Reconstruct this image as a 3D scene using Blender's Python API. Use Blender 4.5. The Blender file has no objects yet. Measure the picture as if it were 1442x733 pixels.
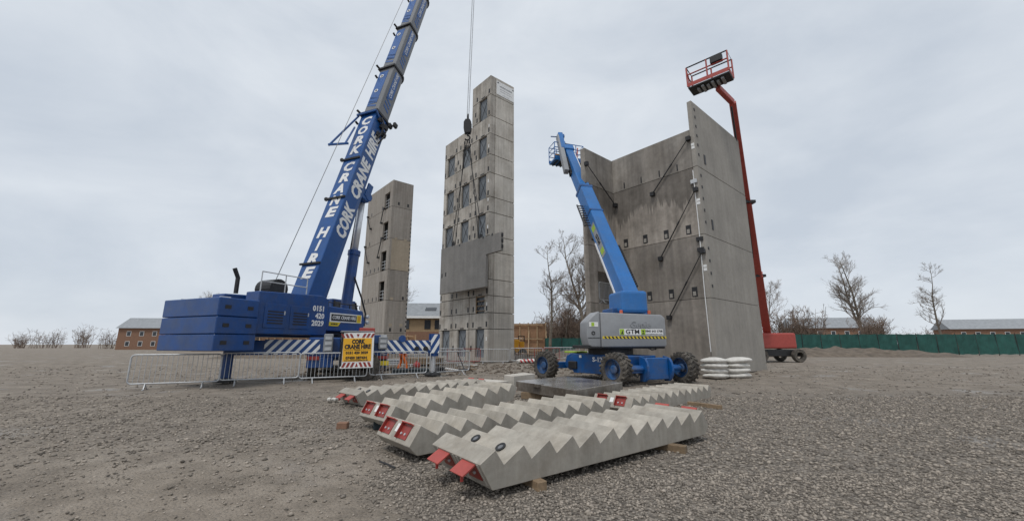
import bpy, bmesh, math, random
import numpy as np
from mathutils import Vector, Matrix, noise as mnoise

scene = bpy.context.scene
col = scene.collection
R = math.radians
V = Vector

# ------------------------------------------------------------------ camera
cam_d = bpy.data.cameras.new('camera')
cam = bpy.data.objects.new('camera', cam_d)
col.objects.link(cam)
cam.location = (0, 0, 1.6)
cam.rotation_euler = (R(90) + math.atan(117.5 / 560.0), 0, 0)
cam_d.sensor_fit = 'HORIZONTAL'
cam_d.sensor_width = 36.0
cam_d.lens = 36.0 * 560.0 / 1442.0
cam_d.clip_start = 0.05
cam_d.clip_end = 3000
scene.camera = cam

# ------------------------------------------------------------------ sky, sun, exposure
SUN_EL, SUN_AZ = R(62), R(208)           # azimuth clockwise from +Y
w = bpy.data.worlds.new('World')
scene.world = w
w.use_nodes = True
nt = w.node_tree
nt.nodes.clear()
out = nt.nodes.new('ShaderNodeOutputWorld')
bg = nt.nodes.new('ShaderNodeBackground')
bg.inputs['Strength'].default_value = 0.1
sky = nt.nodes.new('ShaderNodeTexSky')
sky.sky_type = 'NISHITA'
sky.sun_disc = False
sky.sun_elevation = SUN_EL
sky.sun_rotation = SUN_AZ
tc = nt.nodes.new('ShaderNodeTexCoord')
mp = nt.nodes.new('ShaderNodeMapping')
mp.inputs['Scale'].default_value = (1.0, 1.0, 2.2)
nz = nt.nodes.new('ShaderNodeTexNoise')
nz.inputs['Scale'].default_value = 2.3
nz.inputs['Detail'].default_value = 7
nz.inputs['Roughness'].default_value = 0.55
nz.inputs['Distortion'].default_value = 0.3
rp = nt.nodes.new('ShaderNodeValToRGB')
rp.color_ramp.elements[0].position = 0.30
rp.color_ramp.elements[0].color = (0.58, 0.64, 0.72, 1)
rp.color_ramp.elements[1].position = 0.72
rp.color_ramp.elements[1].color = (0.81, 0.855, 0.905, 1)
sc10 = nt.nodes.new('ShaderNodeVectorMath')
sc10.operation = 'SCALE'
sc10.inputs['Scale'].default_value = 10.0
mx = nt.nodes.new('ShaderNodeMix')
mx.data_type = 'RGBA'
mx.inputs['Factor'].default_value = 0.94
L = nt.links.new
L(tc.outputs['Generated'], mp.inputs['Vector'])
L(mp.outputs['Vector'], nz.inputs['Vector'])
L(nz.outputs['Fac'], rp.inputs['Fac'])
L(rp.outputs['Color'], sc10.inputs[0])
L(sky.outputs['Color'], mx.inputs[6])
L(sc10.outputs['Vector'], mx.inputs[7])
L(mx.outputs[2], bg.inputs['Color'])
L(bg.outputs['Background'], out.inputs['Surface'])

sun_d = bpy.data.lights.new('sun', 'SUN')
sun_d.energy = 1.5
sun_d.angle = R(14)
sun_d.color = (1.0, 0.96, 0.9)
sun = bpy.data.objects.new('sun', sun_d)
col.objects.link(sun)
sd = V((math.sin(SUN_AZ) * math.cos(SUN_EL), math.cos(SUN_AZ) * math.cos(SUN_EL), math.sin(SUN_EL)))
sun.rotation_euler = sd.to_track_quat('Z', 'Y').to_euler()
sun.location = sd * 60

vs = scene.view_settings
vs.view_transform = 'Standard'
vs.look = 'None'
vs.exposure = 0.0
vs.gamma = 1.0
vs.use_curve_mapping = False

# ------------------------------------------------------------------ materials
def pm(name, c, rough=0.8, var=0.12, scale=2.0, bump=0.0, bscale=40.0, metal=0.0, streak=0.0, sscale=3.0,
       rnd=0.0, dirt=None, dirt_amt=0.5, dscale=1.2, island=False, spec=0.5, pits=0.0, tone=False):
    m = bpy.data.materials.new(name)
    m.use_nodes = True
    t = m.node_tree
    n = t.nodes
    l = t.links.new
    b = n['Principled BSDF']
    b.inputs['Roughness'].default_value = rough
    b.inputs['Metallic'].default_value = metal
    b.inputs['Specular IOR Level'].default_value = spec
    tc = n.new('ShaderNodeTexCoord')
    cur = None
    def mul(sock):
        nonlocal cur
        if cur is None:
            cur = sock
        else:
            q = n.new('ShaderNodeMath'); q.operation = 'MULTIPLY'
            l(cur, q.inputs[0]); l(sock, q.inputs[1]); cur = q.outputs[0]
    def rng(sock, a, bb, lo=0.3, hi=0.7):
        q = n.new('ShaderNodeMapRange')
        q.inputs['From Min'].default_value = lo; q.inputs['From Max'].default_value = hi
        q.inputs['To Min'].default_value = a; q.inputs['To Max'].default_value = bb
        l(sock, q.inputs['Value']); return q.outputs['Result']
    def nz(sc, det=4, vec=None, ro=0.6):
        q = n.new('ShaderNodeTexNoise'); q.inputs['Scale'].default_value = sc; q.inputs['Detail'].default_value = det
        q.inputs['Roughness'].default_value = ro
        l(vec if vec is not None else tc.outputs['Object'], q.inputs['Vector']); return q.outputs['Fac']
    if var > 0:
        mul(rng(nz(scale, 5), 1 - var, 1 + var))
        mul(rng(nz(scale * 9, 3), 1 - var * .5, 1 + var * .5))
    if streak > 0:
        q = n.new('ShaderNodeMapping'); q.inputs['Scale'].default_value = (sscale, sscale, sscale * 0.05)
        l(tc.outputs['Object'], q.inputs['Vector'])
        mul(rng(nz(1.0, 4, q.outputs['Vector']), 1 - streak, 1 + streak * .6))
    if pits > 0:
        q = n.new('ShaderNodeTexVoronoi'); q.inputs['Scale'].default_value = 26
        l(tc.outputs['Object'], q.inputs['Vector'])
        mul(rng(q.outputs['Distance'], 1 - pits, 1.0, 0.03, 0.13))
    if rnd > 0:
        q = n.new('ShaderNodeObjectInfo'); mul(rng(q.outputs['Random'], 1 - rnd, 1 + rnd, 0, 1))
    if island:
        q = n.new('ShaderNodeNewGeometry'); mul(rng(q.outputs['Random Per Island'], 0.45, 1.55, 0, 1))
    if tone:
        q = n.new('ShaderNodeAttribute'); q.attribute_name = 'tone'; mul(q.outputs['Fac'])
    base = None
    if dirt is not None:
        q = n.new('ShaderNodeMix'); q.data_type = 'RGBA'
        q.inputs[6].default_value = (*c, 1); q.inputs[7].default_value = (*dirt, 1)
        l(rng(nz(dscale, 6, None, 0.7), 0, dirt_amt, 0.42, 0.68), q.inputs[0]); base = q.outputs[2]
    if cur is not None:
        q = n.new('ShaderNodeVectorMath'); q.operation = 'SCALE'
        if base is not None: l(base, q.inputs[0])
        else: q.inputs[0].default_value = c
        l(cur, q.inputs['Scale']); l(q.outputs['Vector'], b.inputs['Base Color'])
    elif base is not None: l(base, b.inputs['Base Color'])
    else: b.inputs['Base Color'].default_value = (*c, 1)
    if bump > 0:
        q = n.new('ShaderNodeBump'); q.inputs['Strength'].default_value = bump; q.inputs['Distance'].default_value = 0.02
        l(nz(bscale, 4), q.inputs['Height']); l(q.outputs['Normal'], b.inputs['Normal'])
    return m

MT = {}
MT['conc'] = pm('tower_concrete', (.45, .418, .372), .9, .13, .5, .25, 30, streak=.26, rnd=.10, dirt=(.22, .19, .158), dirt_amt=.75, dscale=.55)
MT['conc_lightened'] = pm('lightened_tower_concrete', (.54, .505, .45), .9, .10, .5, .2, 30, streak=.22, rnd=.07, dirt=(.33, .295, .25), dirt_amt=.65, dscale=.55)  # smoother panels, lightened further to offset weak sun on the right face
MT['conc_far'] = pm('pale_concrete', (.34, .308, .272), .9, .15, .4, .25, 20, streak=.24, rnd=.10, dirt=(.19, .165, .14), dirt_amt=.7, dscale=.4)
MT['conc_sand'] = pm('sandy_concrete', (.37, .31, .235), .9, .12, .5, .25, 20, streak=.08)
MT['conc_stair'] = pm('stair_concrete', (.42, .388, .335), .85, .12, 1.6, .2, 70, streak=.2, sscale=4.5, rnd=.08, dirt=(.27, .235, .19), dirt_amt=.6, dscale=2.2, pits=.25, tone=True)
MT['conc_slab'] = pm('wet_slab_concrete', (.12, .10, .082), .16, .3, 1.2, .02, 12, dirt=(.32, .305, .28), dirt_amt=.55, dscale=.9)
MT['conc_panel'] = pm('new_concrete', (.205, .196, .184), .85, .14, .7, .2, 30, streak=.12, sscale=2)
MT['joint'] = pm('joint_shadow', (.035, .033, .03), .95, .1)
MT['steel_dark'] = pm('dark_steel', (.03, .03, .032), .55, .2, 4, metal=.3)
MT['black'] = pm('black_plastic', (.018, .018, .02), .6, .2, 5)
MT['rubber'] = pm('tyre_rubber', (.055, .05, .045), .9, .25, 4, .3, 40, dirt=(.19, .165, .135), dirt_amt=.75, dscale=3)
MT['blue'] = pm('crane_blue', (.004, .056, .225), .36, .14, 1.0, dirt=(.06, .075, .11), dirt_amt=.5, dscale=1.5)
MT['blue_boom'] = pm('boom_blue', (.006, .07, .255), .36, .12, .6, dirt=(.03, .09, .22), dirt_amt=.35, dscale=1.1)
MT['lift_blue'] = pm('lift_blue', (.02, .15, .43), .38, .1, 1.0, dirt=(.07, .14, .27), dirt_amt=.35, dscale=1.3)
MT['lift_navy'] = pm('lift_chassis_blue', (.003, .085, .29), .4, .15, 1.2, dirt=(.075, .075, .075), dirt_amt=.6, dscale=1.6)
MT['panel_blue'] = pm('boom_panel_blue', (.018, .092, .30), .4, .12, 1.0)
MT['hub_blue'] = pm('muddy_hub_blue', (.012, .085, .24), .6, .2, 3, dirt=(.13, .11, .088), dirt_amt=.85, dscale=3.5)
MT['grey_paint'] = pm('boom_grey', (.16, .165, .175), .45, .1, 1)
MT['hood_grey'] = pm('hood_grey', (.29, .30, .315), .42, .07, .8, dirt=(.2, .2, .2), dirt_amt=.35, dscale=1.5)
MT['white'] = pm('white_paint', (.78, .78, .77), .5, .05, 3)
MT['bag_white'] = pm('white_bag', (.62, .6, .56), .8, .12, 5, .3, 18)
MT['chrome'] = pm('chrome_rod', (.72, .73, .75), .3, .03, 3, metal=.4)
MT['galv'] = pm('galvanised_steel', (.52, .53, .54), .45, .15, 5, metal=.4)
MT['red'] = pm('red_paint', (.30, .035, .028), .45, .15, 3, dirt=(.19, .045, .035), dirt_amt=.7, dscale=7)
MT['red_light'] = pm('red_oxide_paint', (.40, .07, .055), .5, .1, 4, dirt=(.34, .06, .05), dirt_amt=.6, dscale=7)
MT['orange'] = pm('orange_paint', (.62, .13, .06), .5, .15, 3)
MT['hivis_orange'] = pm('hivis_orange', (.75, .17, .03), .8, .2, 6)
MT['yellow'] = pm('sign_yellow', (.80, .42, .02), .5, .05, 3)
MT['plate_yellow'] = pm('plate_yellow', (.72, .55, .03), .5, .05, 3)
MT['lime'] = pm('lime_green', (.35, .52, .04), .5, .05, 3)
MT['timber'] = pm('timber', (.24, .17, .105), .85, .25, 3, .3, 30, streak=.2, sscale=9, rnd=.15)
MT['pale_timber'] = pm('pale_timber', (.40, .28, .17), .85, .2, 3, streak=.15, rnd=.12)
MT['plywood'] = pm('plywood', (.30, .175, .10), .85, .18, 1.2, .2, 20, rnd=.14)
MT['bark'] = pm('bark', (.16, .135, .108), .95, .3, 3, .3, 20)
MT['twig'] = pm('twig', (.235, .20, .17), .95, .25, 2)
MT['scrub'] = pm('scrub_twigs', (.21, .155, .12), .95, .3, 1)
MT['leafscrub'] = pm('ivy_leaves', (.05, .075, .03), .8, .35, 1, island=True)
MT['slate'] = pm('slate_tiles', (.27, .285, .30), .75, .15, 1.5, .2, 12, rnd=.05)
MT['brick'] = pm('buff_brick', (.31, .22, .13), .9, .12, 3, .2, 30)
MT['brick_red'] = pm('brown_brick', (.23, .13, .085), .9, .15, 3, .2, 30)
MT['glass'] = pm('window_glass', (.03, .035, .042), .12, .05, 1)
MT['shutter'] = pm('grey_window_board', (.155, .172, .19), .65, .12, 1.2, rnd=.12)
MT['net'] = pm('green_net', (.02, .085, .072), .9, .25, 1.2, rnd=.1)
MT['earth'] = pm('dark_earth', (.13, .104, .08), .98, .4, 1.5, .6, 8)
MT['ochre'] = pm('dumper_yellow', (.72, .34, .02), .5, .1, 3)
MT['denim'] = pm('denim', (.06, .085, .13), .9, .15, 8)
MT['skin'] = pm('skin', (.48, .30, .22), .55, .08, 10)
MT['hair'] = pm('hair', (.04, .03, .02), .8, .2, 20)
MT['stone'] = pm('gravel_stones', (.255, .221, .185), .9, .12, 6, island=True)
MT['cone_red'] = pm('bright_red_plastic', (.42, .05, .045), .5, .1, 3)
MT['teal'] = pm('dark_mat', (.02, .03, .035), .8, .3, 2)
MT['grass'] = pm('rough_grass', (.09, .10, .04), .95, .3, 2, island=True)

def stripe_mat(name, a, b, freq, kx=1.0, kz=1.0, duty=.5, axis='XZ', rough=.5):
    m = bpy.data.materials.new(name); m.use_nodes = True
    t = m.node_tree; n = t.nodes; l = t.links.new
    p = n['Principled BSDF']; p.inputs['Roughness'].default_value = rough
    tc = n.new('ShaderNodeTexCoord'); d = n.new('ShaderNodeVectorMath'); d.operation = 'DOT_PRODUCT'
    l(tc.outputs['Object'], d.inputs[0])
    d.inputs[1].default_value = (kx * freq, 0, kz * freq) if axis == 'XZ' else (kx * freq, kz * freq, 0)
    f = n.new('ShaderNodeMath'); f.operation = 'FRACT'; l(d.outputs['Value'], f.inputs[0])
    g = n.new('ShaderNodeMath'); g.operation = 'GREATER_THAN'; l(f.outputs[0], g.inputs[0]); g.inputs[1].default_value = duty
    x = n.new('ShaderNodeMix'); x.data_type = 'RGBA'; x.inputs[6].default_value = (*a, 1); x.inputs[7].default_value = (*b, 1)
    l(g.outputs[0], x.inputs[0]); nz = n.new('ShaderNodeTexNoise'); nz.inputs['Scale'].default_value = 5; nz.inputs['Detail'].default_value = 7
    l(tc.outputs['Object'], nz.inputs['Vector'])
    mr = n.new('ShaderNodeMapRange'); mr.inputs['From Min'].default_value = .3; mr.inputs['From Max'].default_value = .7
    mr.inputs['To Min'].default_value = .82; mr.inputs['To Max'].default_value = 1.08; l(nz.outputs['Fac'], mr.inputs['Value'])
    s = n.new('ShaderNodeVectorMath'); s.operation = 'SCALE'; l(x.outputs[2], s.inputs[0]); l(mr.outputs['Result'], s.inputs['Scale'])
    l(s.outputs['Vector'], p.inputs['Base Color']); return m

# ------------------------------------------------------------------ mesh helpers
class MB:
    def __init__(s): s.v = []; s.f = []
    def add(s, vs, fs):
        o = len(s.v); s.v.extend([tuple(x) for x in vs]); s.f.extend([tuple(i + o for i in f) for f in fs]); return s
    def obox(s, c, sz, ax=None):
        c = V(c); ax = ax or (V((1, 0, 0)), V((0, 1, 0)), V((0, 0, 1)))
        a, b, d = [V(ax[i]) * (sz[i] / 2) for i in range(3)]
        vs = [c + a * i + b * j + d * k for k in (-1, 1) for j in (-1, 1) for i in (-1, 1)]
        return s.add(vs, [(0, 2, 3, 1), (4, 5, 7, 6), (0, 1, 5, 4), (2, 6, 7, 3), (0, 4, 6, 2), (1, 3, 7, 5)])
    def box(s, x0, x1, y0, y1, z0, z1):
        return s.obox(((x0 + x1) / 2, (y0 + y1) / 2, (z0 + z1) / 2), (abs(x1 - x0), abs(y1 - y0), abs(z1 - z0)))
    def prism(s, poly, M, w0, w1):
        n = len(poly)
        vs = [M @ V((p[0], p[1], w0)) for p in poly] + [M @ V((p[0], p[1], w1)) for p in poly]
        fs = [tuple(range(n - 1, -1, -1)), tuple(range(n, 2 * n))]
        fs += [(i, (i + 1) % n, n + (i + 1) % n, n + i) for i in range(n)]
        return s.add(vs, fs)
    def bar(s, a, b, w, h=None, up=(0, 0, 1)):
        a = V(a); b = V(b); d = (b - a); ln = d.length; d.normalize(); u = V(up)
        if abs(d.dot(u)) > .98: u = V((1, 0, 0))
        x = d.cross(u).normalized(); y = x.cross(d)
        return s.obox((a + b) / 2, (w, ln, h or w), (x, d, y))
    def tube(s, pts, r, n=6, cap=True):
        pts = [V(p) for p in pts]; k = len(pts)
        rs = list(r) if hasattr(r, '__len__') else [r] * k
        vs = []; px = None
        for i, p in enumerate(pts):
            d = (pts[min(i + 1, k - 1)] - pts[max(i - 1, 0)])
            d = d.normalized() if d.length > 1e-9 else V((0, 0, 1))
            if px is None:
                u = V((0, 0, 1)) if abs(d.z) < .9 else V((1, 0, 0)); px = d.cross(u).normalized()
            else:
                px = (px - d * px.dot(d)); px = px.normalized() if px.length > 1e-6 else d.orthogonal().normalized()
            py = d.cross(px)
            for j in range(n):
                a = 2 * math.pi * j / n; vs.append(p + (px * math.cos(a) + py * math.sin(a)) * rs[i])
        fs = [(i * n + j, i * n + (j + 1) % n, (i + 1) * n + (j + 1) % n, (i + 1) * n + j) for i in range(k - 1) for j in range(n)]
        if cap: fs += [tuple(range(n - 1, -1, -1)), tuple(range((k - 1) * n, k * n))]
        return s.add(vs, fs)
    def lathe(s, prof, c, ax, n=24, closed=True):
        c = V(c); ax = V(ax).normalized(); u = ax.orthogonal().normalized(); w_ = ax.cross(u); k = len(prof)
        vs = [c + ax * h + (u * math.cos(2 * math.pi * j / n) + w_ * math.sin(2 * math.pi * j / n)) * r for r, h in prof for j in range(n)]
        rng = range(k) if closed else range(k - 1)
        fs = [(i * n + j, i * n + (j + 1) % n, ((i + 1) % k) * n + (j + 1) % n, ((i + 1) % k) * n + j) for i in rng for j in range(n)]
        if not closed: fs += [tuple(range(n - 1, -1, -1)), tuple(range((k - 1) * n, k * n))]
        return s.add(vs, fs)
    def ball(s, c, r, n=10, m=7):
        c = V(c); r = r if hasattr(r, '__len__') else (r, r, r); vs = []; fs = []
        for i in range(m + 1):
            t = math.pi * i / m
            for j in range(n):
                a = 2 * math.pi * j / n; vs.append(c + V((r[0] * math.sin(t) * math.cos(a), r[1] * math.sin(t) * math.sin(a), r[2] * math.cos(t))))
        fs = [(i * n + j, (i + 1) * n + j, (i + 1) * n + (j + 1) % n, i * n + (j + 1) % n) for i in range(m) for j in range(n)]
        return s.add(vs, fs)
    def build(s, name, mat, parent=None, bevel=0, seg=1, smooth=False, world=False, fix=True):
        me = bpy.data.meshes.new(name)
        vs = s.v
        if world and parent is not None:
            iv = XFC(parent).inverted(); vs = [tuple(iv @ V(p)) for p in vs]
        me.from_pydata(vs, [], s.f)
        if fix or bevel:
            bm = bmesh.new(); bm.from_mesh(me)
            if fix: bmesh.ops.recalc_face_normals(bm, faces=bm.faces)
            if bevel:
                es = [e for e in bm.edges if len(e.link_faces) == 2 and e.calc_face_angle(0) > R(28)]
                bmesh.ops.bevel(bm, geom=es, offset=bevel, segments=seg, affect='EDGES', clamp_overlap=True, profile=.5)
            bm.to_mesh(me); bm.free()
        me.materials.append(MT[mat] if isinstance(mat, str) else mat)
        if smooth: me.polygons.foreach_set('use_smooth', [True] * len(me.polygons))
        return link(name, me, parent)

XF = {}
def link(name, me, parent=None):
    o = bpy.data.objects.new(name, me); col.objects.link(o)
    if parent is not None: o.parent = parent
    return o

def tag(o, label=None, cat=None, group=None, kind=None):
    if label: o['label'] = label
    if cat: o['category'] = cat
    if group: o['group'] = group
    if kind: o['kind'] = kind
    return o

def thing(name, label, cat, loc=(0, 0, 0), rz=0.0, group=None):
    o = bpy.data.objects.new(name, None); o.empty_display_size = .2; col.objects.link(o)
    o.location = loc; o.rotation_euler = (0, 0, rz)
    XF[o.name] = Matrix.Translation(V(loc)) @ Matrix.Rotation(rz, 4, 'Z')
    return tag(o, label, cat, group)

def copy_tree(o, loc, rz, label, scale=None, tilt=None):
    c = o.copy(); col.objects.link(c); c.location = loc
    c.rotation_euler = (tilt[0], tilt[1], rz) if tilt else (0, 0, rz)
    if scale: c.scale = scale
    c['label'] = label
    for ch in o.children:
        d = ch.copy(); col.objects.link(d); d.parent = c
        for g in ch.children:
            e = g.copy(); col.objects.link(e); e.parent = d
    return c

def frame(o, x, y):
    "matrix with local x, y directions and z = x cross y"
    x = V(x).normalized(); y = V(y); y = (y - x * y.dot(x)).normalized(); z = x.cross(y)
    m = Matrix((x, y, z)).transposed().to_4x4(); m.translation = V(o); return m

def text_mesh(s, size, bold=0.0, shear=0.0, depth=0.004, align='CENTER', space=1.0):
    cu = bpy.data.curves.new('lettering', 'FONT'); cu.body = s; cu.size = size; cu.offset = bold; cu.shear = shear
    cu.extrude = depth; cu.align_x = align; cu.align_y = 'CENTER'; cu.resolution_u = 2; cu.space_character = space
    ob = bpy.data.objects.new('lettering', cu)
    me = bpy.data.meshes.new_from_object(ob)
    bpy.data.objects.remove(ob); bpy.data.curves.remove(cu); me.materials.clear(); return me

def text(s, size, M, mat, parent, bold=0.0, shear=0.0, depth=0.004, align='CENTER', width=None, space=1.0, name='lettering'):
    "flat lettering placed by a world matrix M (x = reading direction, y = up, z = out of the surface)"
    me = text_mesh(s, size, bold, shear, depth, align, space)
    if width:
        xs = [v.co.x for v in me.vertices]; k = width / (max(xs) - min(xs)); me.transform(Matrix.Diagonal((k, 1, 1, 1)))
    me.transform(M)
    if parent is not None: me.transform(XFC(parent).inverted())
    me.materials.append(MT[mat] if isinstance(mat, str) else mat)
    return link(name, me, parent)

def XFC(o):
    while o.parent is not None: o = o.parent
    return XF[o.name]
# ------------------------------------------------------------------ ground
def gh(x, y):
    d = math.hypot(x, y)
    h = 0.03 * mnoise.noise(V((x * .35, y * .35, 0))) + 0.012 * mnoise.noise(V((x * 1.7, y * 1.7, 3)))
    if y > 15:                                   # churned earth towards the towers
        k = min(1, (y - 15) / 10) * max(0, min(1, (75 - d) / 20))
        h += k * (.09 * mnoise.noise(V((x * .5, y * .5, 7))) + .07 * mnoise.noise(V((x * 1.3, y * 1.3, 9))))
    if y < 14 and x < 0:                         # wheel ruts across the bare earth on the left
        c = -3.1 - .55 * (y - 3) + .25 * math.sin(y * .7)
        for o in (0, -2.3, -6.2, -8.4):
            d_ = abs(x - c - o) / 1.14
            if d_ < .55: h += (-.055 * (1 - (d_ / .27) ** 2) if d_ < .27 else .028 * (1 - abs(d_ - .41) / .14)) * (.6 + .4 * mnoise.noise(V((x * .4, y * .4, 33)))) * min(1, (14 - y) / 3)
    return h - .01

def track(x, y):
    "0..1: bare trodden earth on the left, 0 = loose gravel"
    e = x + .7 + .42 * (y - 3) + .7 * mnoise.noise(V((x * .7, y * .7, 1.5))) + .25 * mnoise.noise(V((x * 2.2, y * 2.2, 4)))
    a = max(0, min(1, .5 - e * 1.1))
    if y > 5: a *= .5 + .5 * max(0, 1 - (y - 5) / 2.5)
    if x < -6: a = max(a, min(.75, (-6 - x) / 6))
    if y > 12: a = max(a, min(.72, (y - 12) / 5))
    return a

def ground():
    def axis(a, fine, lo, hi):
        xs = list(np.arange(-a, a + 1e-6, fine)); st = fine; x = a
        pos = []
        while x < 1500: st *= 1.22; x += st; pos.append(x)
        return xs, pos
    xs, p = axis(20, .22, 0, 0); X = [-q for q in reversed(p)] + xs + p
    ys = list(np.arange(-3, 32, .22)); q = 32; st = .22; up = []
    while q < 1500: st *= 1.2; q += st; up.append(q)
    dn = []; q = -3; st = .3
    while q > -300: st *= 1.6; q -= st; dn.append(q)
    Y = list(reversed(dn)) + ys + up
    vs = [(x, y, gh(x, y)) for y in Y for x in X]; nx = len(X)
    fs = [(j * nx + i, j * nx + i + 1, (j + 1) * nx + i + 1, (j + 1) * nx + i) for j in range(len(Y) - 1) for i in range(nx - 1)]
    me = bpy.data.meshes.new('ground'); me.from_pydata(vs, [], fs)
    ca = me.attributes.new('track', 'FLOAT', 'POINT')
    ca.data.foreach_set('value', [track(v[0], v[1]) for v in vs])
    me.polygons.foreach_set('use_smooth', [True] * len(fs))
    m = bpy.data.materials.new('site_ground'); m.use_nodes = True
    t = m.node_tree; n = t.nodes; l = t.links.new; b = n['Principled BSDF']; b.inputs['Roughness'].default_value = .95
    tc = n.new('ShaderNodeTexCoord')
    def N(sc, det=5, ro=.6):
        q = n.new('ShaderNodeTexNoise'); q.inputs['Scale'].default_value = sc; q.inputs['Detail'].default_value = det; q.inputs['Roughness'].default_value = ro
        l(tc.outputs['Object'], q.inputs['Vector']); return q.outputs['Fac']
    def ramp(s, *st):
        q = n.new('ShaderNodeValToRGB'); e = q.color_ramp.elements
        e[0].position = st[0][0]; e[0].color = (*st[0][1], 1); e[1].position = st[-1][0]; e[1].color = (*st[-1][1], 1)
        for a, c in st[1:-1]: z = e.new(a); z.color = (*c, 1)
        l(s, q.inputs['Fac']); return q.outputs['Color']
    def mix(f, a, bb):
        q = n.new('ShaderNodeMix'); q.data_type = 'RGBA'; l(f, q.inputs[0]); l(a, q.inputs[6]); l(bb, q.inputs[7]); return q.outputs[2]
    vo = n.new('ShaderNodeTexVoronoi'); vo.inputs['Scale'].default_value = 34; l(tc.outputs['Object'], vo.inputs['Vector'])
    sep = n.new('ShaderNodeSeparateColor'); l(vo.outputs['Color'], sep.inputs['Color'])
    grav = ramp(sep.outputs[0], (0, (.07, .06, .049)), (.5, (.165, .142, .118)), (1, (.33, .29, .245)))
    mud = ramp(N(1.1, 8, .68), (.3, (.135, .112, .088)), (.5, (.245, .206, .165)), (.72, (.36, .31, .255)))
    at = n.new('ShaderNodeAttribute'); at.attribute_name = 'track'
    # patches of trodden fines between the loose stones
    ad = n.new('ShaderNodeMath'); ad.operation = 'ADD'; l(at.outputs['Fac'], ad.inputs[0])
    mr = n.new('ShaderNodeMapRange'); l(N(6, 5), mr.inputs['Value'])
    mr.inputs['From Min'].default_value = .35; mr.inputs['From Max'].default_value = .65; mr.inputs['To Min'].default_value = -.3; mr.inputs['To Max'].default_value = .35
    l(mr.outputs['Result'], ad.inputs[1]); ad.use_clamp = True
    l(mix(ad.outputs[0], grav, mud), b.inputs['Base Color'])
    wet = n.new('ShaderNodeMapRange'); l(N(.45, 4), wet.inputs['Value']); wet.inputs['From Min'].default_value = .56; wet.inputs['From Max'].default_value = .66
    wet.inputs['To Min'].default_value = .96; wet.inputs['To Max'].default_value = .42; l(wet.outputs['Result'], b.inputs['Roughness'])
    bu = n.new('ShaderNodeBump'); bu.inputs['Strength'].default_value = .8; bu.inputs['Distance'].default_value = .03
    iv = n.new('ShaderNodeMath'); iv.operation = 'SUBTRACT'; l(N(22, 6), iv.inputs[0]); l(vo.outputs['Distance'], iv.inputs[1])
    l(iv.outputs[0], bu.inputs['Height']); l(bu.outputs['Normal'], b.inputs['Normal'])
    me.materials.append(m)
    o = link('ground', me); tag(o, 'brown gravel and trodden earth of the building site', kind='structure'); return o
ground()
def puddle(x0, x1, y0, y1, z, n=26):
    m = MB(); vs = [(x0 + (x1 - x0) * i / n, y0 + (y1 - y0) * j / n, z) for j in range(n + 1) for i in range(n + 1)]
    m.add(vs, [(j * (n + 1) + i, j * (n + 1) + i + 1, (j + 1) * (n + 1) + i + 1, (j + 1) * (n + 1) + i) for j in range(n) for i in range(n)])
    return tag(m.build('puddle', 'water', None, fix=False), 'shallow rain puddle lying in the wheel ruts', kind='structure')
MT['water'] = pm('puddle_water', (.07, .06, .048), .06, 0, spec=.5)
puddle(-16, -1.2, 2.2, 13, -.062)

def stones():
    rng = np.random.default_rng(5)
    P = []
    def scatter(n, y0, y1, rmin, rmax, big=1.0):
        y = np.sqrt(rng.uniform(y0 ** 2, y1 ** 2, n)); x = rng.uniform(-1.32, 1.32, n) * (y + .4)
        r = rmin + (rmax - rmin) * rng.power(.55, n)
        for i in range(n):
            tk = track(x[i], y[i])
            if y[i] > 11: tk = min(tk, .8)
            pr = 1 - .93 * tk
            cl = .5 + .5 * mnoise.noise(V((x[i] * .9, y[i] * .9, 21)))
            if rng.random() < pr * (.35 + .9 * cl): P.append((x[i], y[i], r[i]))
    scatter(52000, 1.9, 5.5, .009, .024)
    scatter(62000, 5.5, 13, .012, .034)
    scatter(900, 2, 13, .03, .05)
    scatter(16000, 12, 30, .025, .06)
    P = np.array(P); n = len(P)
    base = np.array([(1, 0, 0), (-1, 0, 0), (0, 1, 0), (0, -1, 0), (0, 0, 1), (0, 0, -1), (.7, .7, .5), (-.7, -.6, .45)], float)
    tri = np.array([(0, 6, 4), (6, 2, 4), (0, 2, 6), (2, 1, 4), (1, 7, 4), (7, 3, 4), (1, 3, 7), (3, 0, 4), (2, 0, 5), (1, 2, 5), (3, 1, 5), (0, 3, 5)])
    vs = base[None] * rng.uniform(.7, 1.25, (n, 8, 1))
    vs = vs * (np.stack([rng.uniform(.8, 1.35, n), rng.uniform(.65, 1.1, n), rng.uniform(.45, .85, n)], 1) * P[:, 2:3])[:, None, :]
    a = rng.uniform(0, 2 * math.pi, n); ca, sa = np.cos(a), np.sin(a)
    x = vs[:, :, 0] * ca[:, None] - vs[:, :, 1] * sa[:, None]; y = vs[:, :, 0] * sa[:, None] + vs[:, :, 1] * ca[:, None]
    z0 = np.array([gh(p[0], p[1]) for p in P]) + P[:, 2] * .22
    co = np.stack([x + P[:, 0:1], y + P[:, 1:2], vs[:, :, 2] + z0[:, None]], 2).reshape(-1, 3)
    f = (tri[None] + (np.arange(n) * 8)[:, None, None]).reshape(-1, 3)
    me = bpy.data.meshes.new('gravel'); me.vertices.add(len(co)); me.vertices.foreach_set('co', co.ravel())
    me.loops.add(len(f) * 3); me.loops.foreach_set('vertex_index', f.ravel().astype(np.int32))
    me.polygons.add(len(f)); me.polygons.foreach_set('loop_start', (np.arange(len(f)) * 3).astype(np.int32))
    me.update(calc_edges=True); me.materials.append(MT['stone'])
    tag(link('gravel', me), 'loose grey brown gravel scattered over the ground', kind='stuff')
stones()

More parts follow.
